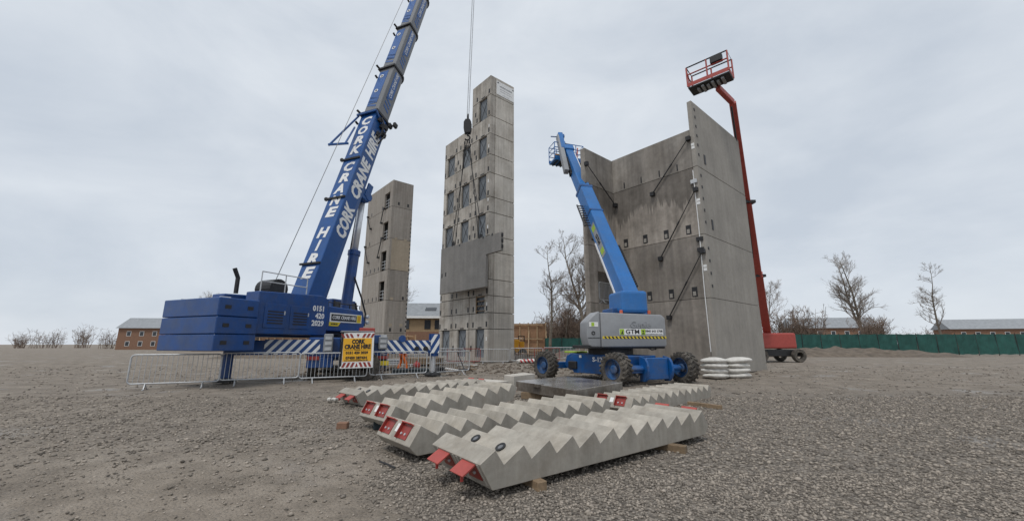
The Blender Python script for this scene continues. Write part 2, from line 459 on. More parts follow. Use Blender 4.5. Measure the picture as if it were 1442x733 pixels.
# ------------------------------------------------------------------ precast towers
A41 = R(41)
def slot_plates(pts, face, parent, sz=(.22, .48), name='fixing_plate'):
    "small dark fixing pockets: shallow steel boxes let into the concrete (local coordinates)"
    m = MB()
    for s, z in pts:
        if face == 'y': m.box(-.006, .12, s - sz[0] / 2, s + sz[0] / 2, z - sz[1] / 2, z + sz[1] / 2)
        else: m.box(s - sz[0] / 2, s + sz[0] / 2, -.006, .12, z - sz[1] / 2, z + sz[1] / 2)
    o = m.build(name, 'steel_dark', parent); tag(o, kind='stuff'); return o

def panel_boxes(name, mat, parent, boxes, bevel=.012):
    for b in boxes: o = MB().box(*b).build(name, mat, parent, bevel=bevel)
    return o

# --- the big tower in the middle
T2 = thing('concrete_core_tower', 'tall stepped grey concrete tower with columns of boarded windows and a white banner', 'tower', (-2.16, 36, 0), A41)
J = [0, 2.93, 4.39, 5.94, 7.43, 10.04, 11.59, 13.89, 15.44, 17.92, 19.84, 22.08, 24.02, 26.42, 28.59]
W = 8.42; D = 3.12; TH = .24; BAY = [0, 2.95, 5.85, 8.42]
WIN = [(.56, 1.92), (3.41, 4.84), (6.33, 7.82)]
g_ = .028
# dark structural core seen through the joints
m = MB(); m.box(.3, D - .1, .1, W - .1, -.2, 23.9); m.box(.3, D - .1, .1, 3.0, 23.9, 28.4); m.build('dark_backing', 'joint', T2)
for i in range(len(J) - 1):
    z0, z1 = J[i] + g_, J[i + 1] - g_
    for b in ([0] if i >= 12 else [0, 1, 2]):
        y0, y1 = BAY[b] + (g_ if b else 0), (3.15 if i >= 12 else BAY[b + 1] - g_)
        has = i in (0, 4, 6, 8, 10) or (b == 0 and i in (2, 12))
        o0, o1 = WIN[b]
        if has:
            zb = .42 if i == 0 else z0
            bx = [(0, TH, y0, o0, z0, z1), (0, TH, o1, y1, z0, z1)]
            if i == 0: bx.append((0, TH - .01, o0 + .002, o1 - .002, z0, .42))
            panel_boxes('wall_panel', 'conc', T2, bx)
            wf = MB().box(.20, .235, o0 - .03, o1 + .03, zb, z1).build('window_board', 'shutter', T2)
            br = MB()
            a, c = zb + .06, z1 - .06
            br.bar((.185, o0 + .05, a), (.185, o1 - .05, c), .024, .02, (1, 0, 0)); br.bar((.165, o0 + .05, c), (.165, o1 - .05, a), .024, .02, (1, 0, 0))
            for yy in (o0 + .03, o1 - .03): br.bar((.18, yy, zb), (.18, yy, z1), .04, .03, (1, 0, 0))
            br.build('brace_bar', 'steel_dark', wf)
            MB().box(-.02, .05, (o0 + o1) / 2 - .3, (o0 + o1) / 2 + .3, z1 + .12, z1 + .22).build('lintel_angle', 'steel_dark', T2)
        else:
            panel_boxes('wall_panel', 'conc', T2, [(0, TH, y0, y1, z0, z1)])
# right-hand face panels (one per level) and the far and inner faces
for i in range(len(J) - 1):
    z0, z1 = J[i] + g_, J[i + 1] - g_
    panel_boxes('wall_panel', 'conc', T2, [(TH + .006, .62, 0, TH, z0, z1)])
    panel_boxes('wall_panel', 'conc_lightened', T2, [(.65, D, -.02, TH, z0, z1)])
    panel_boxes('wall_panel', 'conc', T2, [(D - TH, D + .0, TH + .006, 3.15 if i >= 12 else W, z0, z1)])
panel_boxes('wall_panel', 'conc', T2, [(TH + .006, D - TH - .006, W - TH, W, 0, 24.02)])
panel_boxes('wall_panel', 'conc', T2, [(TH + .006, D - TH - .006, 2.93, 3.15, 24.04, 28.57)])
# pockets at the joints
pts = []
for i in (1, 2, 3, 5, 6, 7, 8, 9, 10, 11, 12, 13):
    z = J[i]
    for s in (.22, 2.28, 3.15, 5.2, 6.05, 8.2):
        if i >= 12 and s > 2.9: continue
        pts.append((s, z + (.42 if i % 2 else .40)))
for z in (12.8, 16.6, 20.9, 1.2, 25.2):
    pts.append((2.55, z))
    if z < 22: pts.append((5.6, z))
slot_plates(pts, 'y', T2)
slot_plates([(D - .18, z) for z in (8.7, 9.0, 9.3, 13.9, 14.2, 17.3, 17.6, 21.2)] , 'x', T2, (.2, .26))
# white fixing tags near the corner
m = MB()
for z in (1.9, 5.0, 7.9, 12.3, 15.0, 16.9, 20.6, 22.8): m.box(-.012, .0, .14, .27, z, z + .32)
tag(m.build('white_tag', 'white', T2), kind='stuff')
# small board ladder in the first-floor opening
m = MB()
for z in (4.55, 5.0, 5.45, 5.85): m.box(-.05, .05, .42, 1.75, z, z + .07)
m.box(-.045, .04, 1.76, 1.84, 4.35, 6.0)
m.build('opening_rail', 'timber', T2)
# banner
bn = MB().box(.72, D - .05, -.06, -.025, 26.7, 28.25).build('banner', 'white', T2)
m = MB(); rr = random.Random(4)
for zz, h, a_, b_ in ((27.75, .2, 1.12, 2.75), (27.42, .07, 1.15, 2.55), (27.18, .07, 1.2, 2.7), (26.86, .05, 1.5, 2.4)):
    x = a_
    while x < b_:                                    # print too small to read in the photo: short strokes
        k = rr.uniform(.03, .09); m.box(x, x + k, -.063, -.0605, zz - h / 2, zz + h / 2 * rr.uniform(.5, 1)); x += k + rr.uniform(.02, .07)
tag(m.build('banner_print', 'grey_paint', bn), kind='stuff')
m = MB()
for x in (.9, 2.95):
    m.add([(x - .13, -.062, 28.0), (x + .13, -.062, 28.0), (x, -.062, 28.2), (x - .13, -.067, 28.0), (x + .13, -.067, 28.0), (x, -.067, 28.2)], [(0, 1, 2), (3, 5, 4), (0, 3, 4, 1), (1, 4, 5, 2), (2, 5, 3, 0)])
m.build('banner_emblem', 'steel_dark', bn)

# --- the farther tower behind the crane
T1 = thing('concrete_core_tower', 'narrower concrete tower behind the crane boom with slit openings and one sandy panel', 'tower', (-15.36, 48.4, 0), A41)
J1 = [0, 2.9, 6.84, 10.65, 14.65, 18.9, 22.5]
SL = {1: (2.9, 5.6), 2: (6.95, 9.3), 3: (10.75, 13.2), 4: (14.75, 17.1), 5: (19.0, 21.1)}
m = MB(); m.box(.3, 2.7, 2.5, 8.2, -.2, 22.2); m.box(.3, 2.7, .3, .75, -.2, 22.2); m.box(2.2, 2.7, .7, 2.55, -.2, 22.2); m.build('dark_backing', 'joint', T1)  # near-black backing of the joints; its colour also darkens the slit interiors
for i in range(6):
    z0, z1 = J1[i] + .02, J1[i + 1] - .02
    if i in SL and i > 1:
        a, b = SL[i]
        panel_boxes('wall_panel', 'conc_far', T1, [(0, .28, 0, .8, z0, z1), (0, .28, 2.45, 8.3, z0, z1), (0, .279, .802, 2.448, b, z1)])
        m = MB()
        for k in range(3): m.bar((.16, .84, a + .3 + k * .42), (.16, 2.4, a + .3 + k * .42), .05)
        m.bar((.16, 1.45, a), (.16, 1.45, a + 1.25), .05); m.build('opening_rail', 'galv', T1)
    else:
        panel_boxes('wall_panel', 'conc_far', T1, [(0, .28, 0, 8.3, z0, z1)])
    panel_boxes('wall_panel', 'conc_sand' if i == 3 else 'conc_far', T1, [(.29, 2.85, 0, .28, z0, z1)])
    panel_boxes('wall_panel', 'conc_far', T1, [(2.57, 2.85, .29, 8.3, z0, z1)])
panel_boxes('wall_panel', 'conc_far', T1, [(.29, 2.56, 8.02, 8.3, 0, 22.4)])
slot_plates([(s, z) for z in (7.2, 11.1) for s in (3.0, 4.2, 5.6, 6.9)] + [(s, z) for z in (15.1, 19.3) for s in (2.9, 6.6)], 'y', T1, (.26, .5))
slot_plates([(2.76, z) for z in np.arange(3.2, 18, .55)], 'x', T1, (.14, .22), 'edge_bolt')
slot_plates([(.9, 19.4), (2.2, 19.4), (2.2, 7.2), (.75, 3.3), (2.15, 3.3)], 'x', T1, (.24, .42))
m = MB()
for x, z in ((.8, 14.5), (2.1, 14.5), (.75, 10.7), (2.05, 10.7), (.7, 6.9), (.75, 3.7), (2.15, 3.7)): m.box(x - .2, x + .2, -.012, .02, z, z + .34)
tag(m.build('mortar_patch', 'conc_sand', T1), kind='stuff')
for (ya, za, yb, zb) in ((7.6, 19.2, 6.3, 17.2), (7.8, 14.9, 6.3, 12.4), (2.0, 19.0, 2.7, 17.2), (2.0, 15.0, 3.0, 12.6)):
    m = MB(); m.tube([(-.25, ya, za), (-.25, yb, zb)], .06, 6); m.box(-.3, 0, ya - .12, ya + .12, za - .1, za + .1); m.box(-.3, 0, yb - .12, yb + .12, zb - .1, zb + .1)
    m.build('push_pull_prop', 'steel_dark', T1)

# --- the core on the right, seen into its open side
def core_mat(name, c, wet):
    m = pm(name, c, .85, .2, .45, .25, 25, streak=.3, sscale=2.2, rnd=.09, dirt=(.165, .142, .118), dirt_amt=.75, dscale=.38)
    t = m.node_tree; n = t.nodes; l = t.links.new; b = n['Principled BSDF']
    if wet:
        src = b.inputs['Base Color'].links[0].from_socket
        tc = n.new('ShaderNodeTexCoord'); sx = n.new('ShaderNodeSeparateXYZ'); l(tc.outputs['Object'], sx.inputs[0])
        mp = n.new('ShaderNodeMapping'); mp.inputs['Scale'].default_value = (.9, .9, .06); l(tc.outputs['Object'], mp.inputs['Vector'])
        nz = n.new('ShaderNodeTexNoise'); nz.inputs['Scale'].default_value = 1.3; nz.inputs['Detail'].default_value = 5; nz.inputs['Roughness'].default_value = .72; l(mp.outputs['Vector'], nz.inputs['Vector'])
        mr = n.new('ShaderNodeMapRange'); mr.inputs['From Min'].default_value = .3; mr.inputs['From Max'].default_value = .72
        mr.inputs['To Min'].default_value = 10.7; mr.inputs['To Max'].default_value = 9.0; l(nz.outputs['Fac'], mr.inputs['Value'])
        m3 = n.new('ShaderNodeMapping'); m3.inputs['Scale'].default_value = (9, 9, .25); l(tc.outputs['Object'], m3.inputs['Vector'])
        n3 = n.new('ShaderNodeTexNoise'); n3.inputs['Scale'].default_value = 1.0; n3.inputs['Detail'].default_value = 3; l(m3.outputs['Vector'], n3.inputs['Vector'])
        r3 = n.new('ShaderNodeMapRange'); r3.inputs['From Min'].default_value = .3; r3.inputs['From Max'].default_value = .7; r3.inputs['To Min'].default_value = .22; r3.inputs['To Max'].default_value = -.4; l(n3.outputs['Fac'], r3.inputs['Value'])
        a3 = n.new('ShaderNodeMath'); a3.operation = 'ADD'; l(mr.outputs['Result'], a3.inputs[0]); l(r3.outputs['Result'], a3.inputs[1])
        gt = n.new('ShaderNodeMapRange'); gt.inputs['From Min'].default_value = -.1; gt.inputs['From Max'].default_value = .2
        sb = n.new('ShaderNodeMath'); sb.operation = 'SUBTRACT'; l(sx.outputs['Z'], sb.inputs[0]); l(a3.outputs[0], sb.inputs[1])
        l(sb.outputs[0], gt.inputs['Value'])
        x = n.new('ShaderNodeMix'); x.data_type = 'RGBA'; l(gt.outputs['Result'], x.inputs[0]); l(src, x.inputs[6])
        k = n.new('ShaderNodeVectorMath'); k.operation = 'SCALE'; l(src, k.inputs[0]); k.inputs['Scale'].default_value = .52
        l(k.outputs['Vector'], x.inputs[7]); l(x.outputs[2], b.inputs['Base Color'])
    return m
MT['core_up'] = core_mat('core_concrete_upper', (.275, .252, .225), False)
MT['core_mid'] = core_mat('core_concrete_stained', (.385, .342, .298), True)
MT['core_low'] = core_mat('core_concrete_lower', (.26, .232, .203), False)
MT['core_out'] = pm('core_concrete_outer', (.31, .287, .255), .85, .12, .6, .25, 25, streak=.1)
C3 = thing('concrete_core_walls', 'open three sided concrete core behind the boom lift with water stained back wall and props', 'core wall', (8.07, 24.2, 0), A41)
JC = [0, 4.02, 7.56, 11.59, 14.0]
mats = ['core_low', 'core_low', 'core_mid', 'core_up']
for i in range(4):
    z0, z1 = JC[i] + .012, JC[i + 1] - .012
    panel_boxes('wall_panel', mats[i], C3, [(0, .25, -3.68, 1.79, z0, z1)])
    # left return wall
    if i == 1:
        panel_boxes('wall_panel', 'core_mid', C3, [(-2.95, -2.12, 1.80, 2.15, z0, z1), (-.28, .25, 1.80, 2.15, z0, z1), (-2.118, -.282, 1.80, 2.149, 6.0, z1)])
    else:
        panel_boxes('wall_panel', 'core_mid' if i == 2 else mats[i], C3, [(-2.95, .25, 1.80, 2.15, z0, z1)])
    # cross wall on the right
    zt = [0, 4.02, 7.56, 11.59, 15.77]
    panel_boxes('wall_panel', 'core_out', C3, [(-.05, 7.2, -3.95, -3.69, zt[i] + .012, zt[i + 1] - .012)])
m = MB(); m.box(.05, .2, -3.6, 1.7, 0, 13.9); m.box(-2.9, -2.16, 1.86, 2.1, 0, 13.9); m.box(0.02, 7.1, -3.9, -3.74, 0, 15.6); m.build('dark_backing', 'joint', C3)
# backing walls, floor and ceiling added to keep the upper opening dark
for bx in ((-1.4, 1.9, 2.95, 3.15, 3.8, 7.9), (-1.4, 1.9, 2.16, 2.94, 7.6, 7.9), (-1.4, 1.9, 2.16, 2.94, 3.75, 4.0)): MB().box(*bx).build('opening_backing', 'core_low', C3)
# dark pockets with packing above each floor joint
for zj, ys in ((7.98, (1.04, -.35, -1.73, -3.08)), (4.42, (.5, -.37, -1.75, -3.1))):
    for y in ys:
        m = MB(); m.box(-.012, .03, y - .15, y + .15, zj - .27, zj + .27)
        q = m.build('fixing_pocket', 'steel_dark', C3); MB().box(-.04, -.01, y - .07, y + .09, zj - .22, zj + .02).build('packer', 'core_out', q)
m = MB()
for y in (.9, -.35, -1.6, -2.75): m.box(-.02, .03, y - .035, y + .035, 11.7, 12.1)
tag(m.build('fixing_plate', 'steel_dark', C3), kind='stuff')
MB().box(-2.6, -1.95, 1.76, 1.82, 7.9, 7.98).build('fixing_plate', 'steel_dark', C3)
m = MB()
for z in (12.3, 12.9, 13.5, 14.1, 14.7, 15.2, 8.2, 8.9, 9.6, 10.3, 11.0, 4.6, 5.3, 6.0, 6.7): m.box(.22, .34, -3.975, -3.94, z, z + .16)
tag(m.build('edge_bolt', 'steel_dark', C3), kind='stuff')
m = MB(); m.box(1.05, 1.25, -3.975, -3.94, 8.0, 8.6); m.box(.95, 1.15, -3.975, -3.94, 12.0, 12.6); m.build('fixing_plate', 'steel_dark', C3)
m = MB()
for z in (12.7, 9.3, 5.5): m.box(-.065, -.045, -3.9, -3.72, z, z + .16); m.box(-.065, -.045, -3.9, -3.72, z + .2, z + .34)
tag(m.build('white_tag', 'white', C3), kind='stuff')
MB().tube([(-.08, -3.68, 11.4), (-.09, -3.70, 8.0), (-.08, -3.66, 4.2), (-.09, -3.68, 1.2)], .025, 5).build('grout_tube', 'white', C3)
for z in (10.6, 7.2, 6.6): MB().box(-.13, .0, -3.86, -3.5, z, z + .22).build('clamp_plate', 'galv' if z > 9 else 'steel_dark', C3)
def prop(a, b):
    m = MB(); a = V(a); b = V(b); q = a.lerp(b, .52)
    m.tube([a, q], .036, 8); m.tube([q, b], .027, 8); m.tube([q - (b - a).normalized() * .12, q + (b - a).normalized() * .12], .048, 8)
    o = m.build('push_pull_prop', 'steel_dark', C3)
    for p in (a, b): MB().box(p.x - .1, max(p.x + .12, 0.0) if p.x > -1 else p.x + .1, p.y - .12, p.y + .12, p.z - .14, p.z + .1).build('prop_bracket', 'steel_dark', o)
prop((-.12, -1.1, 10.7), (-.16, -3.62, 13.4))
prop((-.12, -1.3, 6.58), (-.16, -3.75, 10.2))
prop((-.12, -1.55, 3.1), (-.16, -3.8, 6.6))
prop((-.15, 1.6, 10.7), (-2.95, 1.68, 12.85))
# ------------------------------------------------------------------ mobile crane
CR = thing('mobile_crane', 'big blue mobile crane with tall telescopic lettered boom and striped outrigger', 'crane', (-9.0, 21.7, 0))
PV = V((-10.28, 20.0, 3.3))                       # boom pivot
BD = V((6.05, 14.5, 51.7)).normalized()
fw = V((.385, .923, 0)); rt = V((.923, -.385, 0)); UP = V((0, 0, 1))
rn = rt; tn = rn.cross(BD).normalized()           # boom: right side, top side
def bp(s, x=0, z=0): return PV + BD * s + rn * x + tn * z
def boom_section(s0, s1, w_, h_, mat, off=0):
    poly = [(w_ / 2, h_ / 2), (-w_ / 2, h_ / 2), (-w_ / 2, -h_ * .12)]
    for k in range(1, 6): a = math.pi * k / 6; poly.append((-w_ / 2 * math.cos(a), -h_ * .12 - h_ * .38 * math.sin(a)))
    poly.append((w_ / 2, -h_ * .12))
    M = Matrix((rn, tn, -BD)).transposed().to_4x4(); M.translation = PV   # local x = right, y = top
    m = MB(); m.prism(poly, M, -s0, -s1)
    return m.build('boom_section', mat, CR, bevel=.03, world=True), (w_, h_)
def collar(s, w_, h_, sec, t=.16, g=.07):
    w2, h2 = w_ + 2 * g, h_ + 2 * g
    poly = [(w2 / 2 , h2 / 2 + .06), (-w2 / 2 - .05, h2 / 2 + .06), (-w2 / 2, -h2 * .12)]
    for k in range(1, 8): a = math.pi * k / 8; poly.append((-w2 / 2 * math.cos(a), -h2 * .12 - h2 * .38 * math.sin(a)))
    poly.append((w2 / 2, -h2 * .12))
    M = Matrix((rn, tn, -BD)).transposed().to_4x4(); M.translation = PV
    m = MB(); m.prism(poly, M, -s, -(s + t))
    for x in (-w_ / 2 - .02, ): m.bar(bp(s + .1, x, h2 / 2), bp(s + .12, x - .05, h2 / 2 + .32), .1); m.bar(bp(s - .75, x, h_ / 2), bp(s - .72, x, h_ / 2 + .22), .1)
    return m.build('boom_collar', 'black', sec, world=True)
SEC = [(-1.2, 13.1, 1.26, 1.42), (12.8, 17.5, 1.19, 1.33), (17.3, 22.2, 1.12, 1.25), (22.0, 26.5, 1.05, 1.17), (26.3, 34.5, .98, 1.08), (34.3, 43, .9, 1.0), (42.8, 52.5, .82, .92)]
secs = []
for i, (a, b, w_, h_) in enumerate(SEC):
    s_, _ = boom_section(a, b, w_, h_, 'blue_boom' if i == 0 else 'grey_paint'); secs.append(s_)
    if i < 6: collar(b - .12, w_, h_, s_)
def side_M(s, x_off, h, w_):     # right side face: reads upward along the boom
    return frame(bp(s, w_ / 2 + .006, h), BD, tn)
def top_M(s, h_, x=0): return frame(bp(s, x, h_ / 2 + .006), -rn * -1, BD)
# blue panels with stripes and lettering on the telescoped sections
for i in range(1, 6):
    a, b, w_, h_ = SEC[i]; a0 = SEC[i - 1][1] + .25; Ls = b - a0
    m = MB()
    p0 = a0 + Ls * .30; p1 = b - .35; sk = .35
    def quad(face, u0, u1, lo, hi, skew):
        pts = [(u0 + (skew if True else 0) * (lo < 0), lo), (u1, lo), (u1, hi), (u0 - skew * 0 + skew * (hi > 0) * 0, hi)]
        vs = []
        for d in (0.004, .012):
            for u, v in pts: vs.append(bp(u, w_ / 2 + d, v) if face == 's' else bp(u, v, h_ / 2 + d))
        m.add(vs, [(0, 1, 2, 3), (7, 6, 5, 4), (0, 4, 5, 1), (1, 5, 6, 2), (2, 6, 7, 3), (3, 7, 4, 0)])
    quad('s', p0, p1, -h_ * .08, h_ * .30, .3)
    quad('t', p0 - .6, p1, -w_ * .46, w_ * .18, 0)
    for k in range(3):
        u = a0 + Ls * .07 + k * .34
        vs = []
        for d in (.004, .012):
            for uu, v in ((u, -h_ * .08), (u + .16, -h_ * .08), (u + .42, h_ * .30), (u + .26, h_ * .30)): vs.append(bp(uu, w_ / 2 + d, v))
        m.add(vs, [(0, 1, 2, 3), (7, 6, 5, 4), (0, 4, 5, 1), (1, 5, 6, 2), (2, 6, 7, 3), (3, 7, 4, 0)])
        vs = []
        for d in (.004, .012):
            for uu, v in ((u, w_ * .2), (u + .16, w_ * .2), (u + .35, -w_ * .44), (u + .19, -w_ * .44)): vs.append(bp(uu, v, h_ / 2 + d))
        m.add(vs, [(0, 1, 2, 3), (7, 6, 5, 4), (0, 4, 5, 1), (1, 5, 6, 2), (2, 6, 7, 3), (3, 7, 4, 0)])
    m.build('colour_panel', 'panel_blue', secs[i], world=True)
    text('CORK CRANE HIRE', .34, frame(bp((p0 + p1) / 2 + .15, w_ / 2 + .016, h_ * .11), BD, tn), 'white', secs[i], bold=.004, shear=.2, width=min(2.7, (p1 - p0) * .9))
    for q in (.45, .8):
        u = a0 + Ls * q
        MB().lathe([(.15, 0), (.15, .02), (.09, .02), (.09, 0)], bp(u, -w_ * .18, h_ / 2 + .012), tn, 14).build('access_ring', 'white', secs[i], world=True)
        MB().lathe([(.085, 0), (.085, .008)], bp(u, -w_ * .18, h_ / 2 + .012), tn, 12, closed=False).build('access_hole', 'black', secs[i], world=True)
# big lettering on the base section
w0, h0 = SEC[0][2], SEC[0][3]
text('CORK', .95, frame(bp(5.05, w0 / 2 + .008, .12), BD, tn), 'white', secs[0], bold=.045, shear=.25, width=2.1)
text('CRANE', .95, frame(bp(8.0, w0 / 2 + .008, .12), BD, tn), 'white', secs[0], bold=.045, shear=.25, width=2.75)
text('HIRE', .95, frame(bp(10.55, w0 / 2 + .008, .12), BD, tn), 'white', secs[0], bold=.045, shear=.25, width=1.85)
st = 12.3
for k, ch in enumerate('CORK CRANE HIRE'):
    if ch == ' ': st -= .52; continue
    text(ch, .86, frame(bp(st, -.02, h0 / 2 + .008), rn, BD), 'white', secs[0], bold=.04, shear=.12, width=.74 if ch != 'I' else .24)
    st -= .80
# fittings on the base section
m = MB()
m.bar(bp(12.9, -.75, .8), bp(9.3, -.62, 1.95), .09); m.bar(bp(11.9, -.7, .8), bp(9.6, .1, 1.55), .08); m.bar(bp(9.3, -.62, 2.0), bp(9.7, .25, 1.45), .1)
m.bar(bp(12.95, -.85, .85), bp(12.95, .7, .85), .12); m.bar(bp(12.95, .7, .85), bp(12.0, .72, -.4), .1)
m.build('jib_bracket', 'blue_boom', secs[0], world=True)
m = MB()
for s_, x, z in ((12.6, .7, .35), (12.3, .72, .05), (12.5, .72, -.25), (11.9, .7, -.3), (11.6, .68, .1), (12.9, .75, -.5), (13.1, .95, -.7)): m.obox(bp(s_, x, z), (.16, .3, .3), (rn, BD, tn))
m.tube([bp(12.8, .75, .3), bp(12.3, .95, .1), bp(11.7, .8, 0), bp(11.2, .72, .15)], .06, 6)
m.tube([bp(12.2, .8, -.3), bp(11.6, .9, -.2), bp(11.0, .72, -.1)], .05, 6)
m.build('boom_fittings', 'black', secs[0], world=True)
for s_ in (2.2, 6.35, 9.2): MB().bar(bp(s_, -.72, .76), bp(s_, .66, .76), .1).build('cable_guide', 'black', secs[0], world=True)
for s_ in (6.4, 9.3): MB().ball(bp(s_, -.78, .72), .12, 8, 6).build('work_lamp', 'black', secs[0], world=True)
# boom head with sheaves, hoist ropes
TIP = bp(52.5)
m = MB(); m.obox(bp(52.9, 0, 0), (.8, 1.2, 1.5), (rn, BD, tn)); m.build('boom_head', 'blue_boom', CR, bevel=.04, world=True)
for x in (-.18, .18): MB().lathe([(.35, -.04), (.42, -.05), (.42, .05), (.35, .04)], bp(53.1, x, -1.0), rn, 18).build('sheave', 'steel_dark', CR, world=True)
HK = V((-4.23, 34.5, 21.9))
tipx = bp(53.1, 0, -1.4)
rp_ = MB()
for d in (-.10, .10): rp_.tube([(tipx.x + d, tipx.y, tipx.z + .3), (HK.x + d * .8, HK.y, HK.z + .6)], .04, 5)
rp_.build('hoist_rope', 'galv', CR, world=True)
WN = PV - fw * 2.0 + V((0, 0, .75))
MB().tube([WN, bp(52.8, 0, .8)], .018, 5).build('winch_rope', 'grey_paint', CR, world=True)
# ---- superstructure (slewed towards the tower)
def sp(s, q, z): return V((PV.x, PV.y, 0)) + fw * s + rt * q + UP * z
AX = (fw, rt, UP)
def sbox(m, s0, s1, q0, q1, z0, z1): return m.obox(sp((s0 + s1) / 2, (q0 + q1) / 2, (z0 + z1) / 2), (s1 - s0, q1 - q0, z1 - z0), AX)
def sprism(m, poly, q0, q1):
    M = Matrix((fw, UP, rt)).transposed().to_4x4(); M.translation = V((PV.x, PV.y, 0)); return m.prism(poly, M, q0, q1)
m = MB(); sprism(m, [(-.05, 2.22), (2.35, 2.22), (2.5, 2.75), (2.28, 3.33), (-.05, 3.42)], .75, 1.5); body = m.build('superstructure', 'blue', CR, bevel=.04, world=True)
m = MB(); sprism(m, [(-3.6, 2.0), (-.07, 2.0), (-.07, 3.72), (-.5, 3.86), (-3.6, 3.72)], .7, 1.52); m.build('side_frame', 'blue', CR, bevel=.03, world=True)
m = MB(); sprism(m, [(-3.6, 2.0), (2.3, 2.0), (2.3, 2.7), (-.5, 3.86), (-3.6, 3.72)], -1.5, -.72); m.build('side_frame', 'blue', CR, bevel=.03, world=True)
m = MB(); sbox(m, -3.4, 2.2, -.7, .7, 1.9, 2.4); m.build('slew_deck', 'blue', CR, bevel=.03, world=True)
for z0, z1 in ((1.35, 1.95), (1.97, 2.6), (2.62, 3.3)):
    m = MB(); sbox(m, -5.2, -3.65, -1.7, 1.7, z0, z1); cw = m.build('counterweight', 'blue', CR, bevel=.025, world=True)
    for q in (-1.2, 1.2): MB().tube([sp(-4.9, q, z1), sp(-4.9, q, z1 + .05), sp(-4.5, q, z1 + .05), sp(-4.5, q, z1)], .03, 6).build('lifting_lug', 'galv', cw, world=True)
    for s_ in (-4.85, -4.0): MB().obox(sp(s_, 1.705, (z0 + z1) / 2), (.22, .02, .14), AX).build('lifting_pocket', 'black', cw, world=True)
m = MB(); m.lathe([(.45, -.5), (.45, .5)], WN, rt, 18, closed=False); m.build('winch_drum', 'steel_dark', CR, world=True)
m = MB(); m.tube([sp(0, -1.0, 3.3), sp(0, 1.0, 3.3)], .26, 14); m.build('boom_pivot', 'steel_dark', CR, world=True)
# phone number plate
for k, sx in enumerate(('0151', '420', '2029')):
    text(sx, .34, frame(sp(-.28, 1.53, 3.22 - k * .34), fw, UP), 'white', body, bold=.012, align='RIGHT')
pl = MB().obox(sp(1.13, 1.512, 2.88), (2.1, .03, .44), AX).build('name_plate', 'white', body, world=True)
MB().obox(sp(.98, 1.531, 2.88), (1.66, .012, .32), AX).build('plate_ground', 'black', body, world=True)
MB().obox(sp(1.98, 1.531, 2.88), (.28, .012, .4), AX).build('plate_badge', 'plate_yellow', body, world=True)
MB().obox(sp(1.98, 1.539, 2.9), (.12, .008, .24), AX).build('plate_emblem', 'ochre', body, world=True)
m = MB(); M = Matrix((fw, UP, rt)).transposed().to_4x4(); M.translation = V((PV.x, PV.y, 0)); m.prism([(.06, 2.46), (.62, 2.46), (.76, 2.655), (.06, 2.655)], M, 1.5, 1.528); m.build('plate_tab', 'plate_yellow', body, world=True)
text('MOBILES', .11, frame(sp(.36, 1.531, 2.56), fw, UP), 'black', body, bold=.004)
text('CORK CRANE HIRE', .24, frame(sp(.98, 1.54, 2.88), fw, UP), 'white', body, bold=.004, shear=.1, width=1.54)
m = MB()
for s_ in np.arange(.1, 2.2, .7): m.tube([sp(s_, 1.3, 3.4), sp(s_, 1.3, 3.62)], .025, 5)
m.tube([sp(0, 1.3, 3.62), sp(2.1, 1.3, 3.6)], .025, 5); m.build('hand_rail', 'black', CR, world=True)
for z in (2.75, 3.05): MB().lathe([(.03, 0), (.1, .03), (.1, .12), (.07, .15)], sp(2.62, 1.45, z), rt, 10, closed=False).build('work_lamp', 'galv', CR, world=True)
# louvred engine doors, hose reel and railings on the rear part
for s0 in (-3.3, -2.1):
    dr = MB().obox(sp(s0 + .5, 1.535, 2.75), (1.0, .03, 1.0), AX).build('engine_door', 'blue', CR, bevel=.01, world=True)
    for k in range(5): MB().obox(sp(s0 + .5, 1.555, 2.45 + k * .12), (.7, .02, .05), AX).build('louvre', 'black', dr, world=True)
    MB().obox(sp(s0 + .9, 1.56, 2.9), (.05, .03, .16), AX).build('door_handle', 'galv', dr, world=True)
m = MB()
for s_ in (-3.5, -2.4, -1.3): m.tube([sp(s_, 1.4, 3.7), sp(s_, 1.4, 4.55)], .025, 5)
for z in (4.15, 4.55): m.tube([sp(-3.5, 1.4, z), sp(-1.3, 1.4, z)], .025, 5)
m.build('hand_rail', 'galv', CR, world=True)
m = MB(); m.tube([sp(-3.0, -.9, 3.8), sp(-3.0, -.9, 4.5), sp(-3.2, -.9, 4.9)], .09, 8); m.build('exhaust_pipe', 'steel_dark', CR, world=True)
# operator's cab on the far side
m = MB(); sprism(m, [(2.5, 2.0), (4.6, 2.0), (4.75, 2.9), (4.3, 4.15), (2.5, 4.15)], -2.2, -1.0); cb = m.build('operator_cab', 'blue', CR, bevel=.05, world=True)
m = MB(); sprism(m, [(2.65, 2.75), (4.62, 2.85), (4.22, 4.0), (2.65, 4.0)], -.998, -.985); m.build('cab_window', 'glass', cb, world=True)
m = MB()
for a, b in (((4.66, 2.85), (4.24, 4.05)), ((2.62, 2.75), (2.62, 4.05)), ((3.45, 2.8), (3.45, 4.05))): m.bar(sp(a[0], -.97, a[1]), sp(b[0], -.97, b[1]), .07)
m.build('window_frame', 'black', cb, world=True)
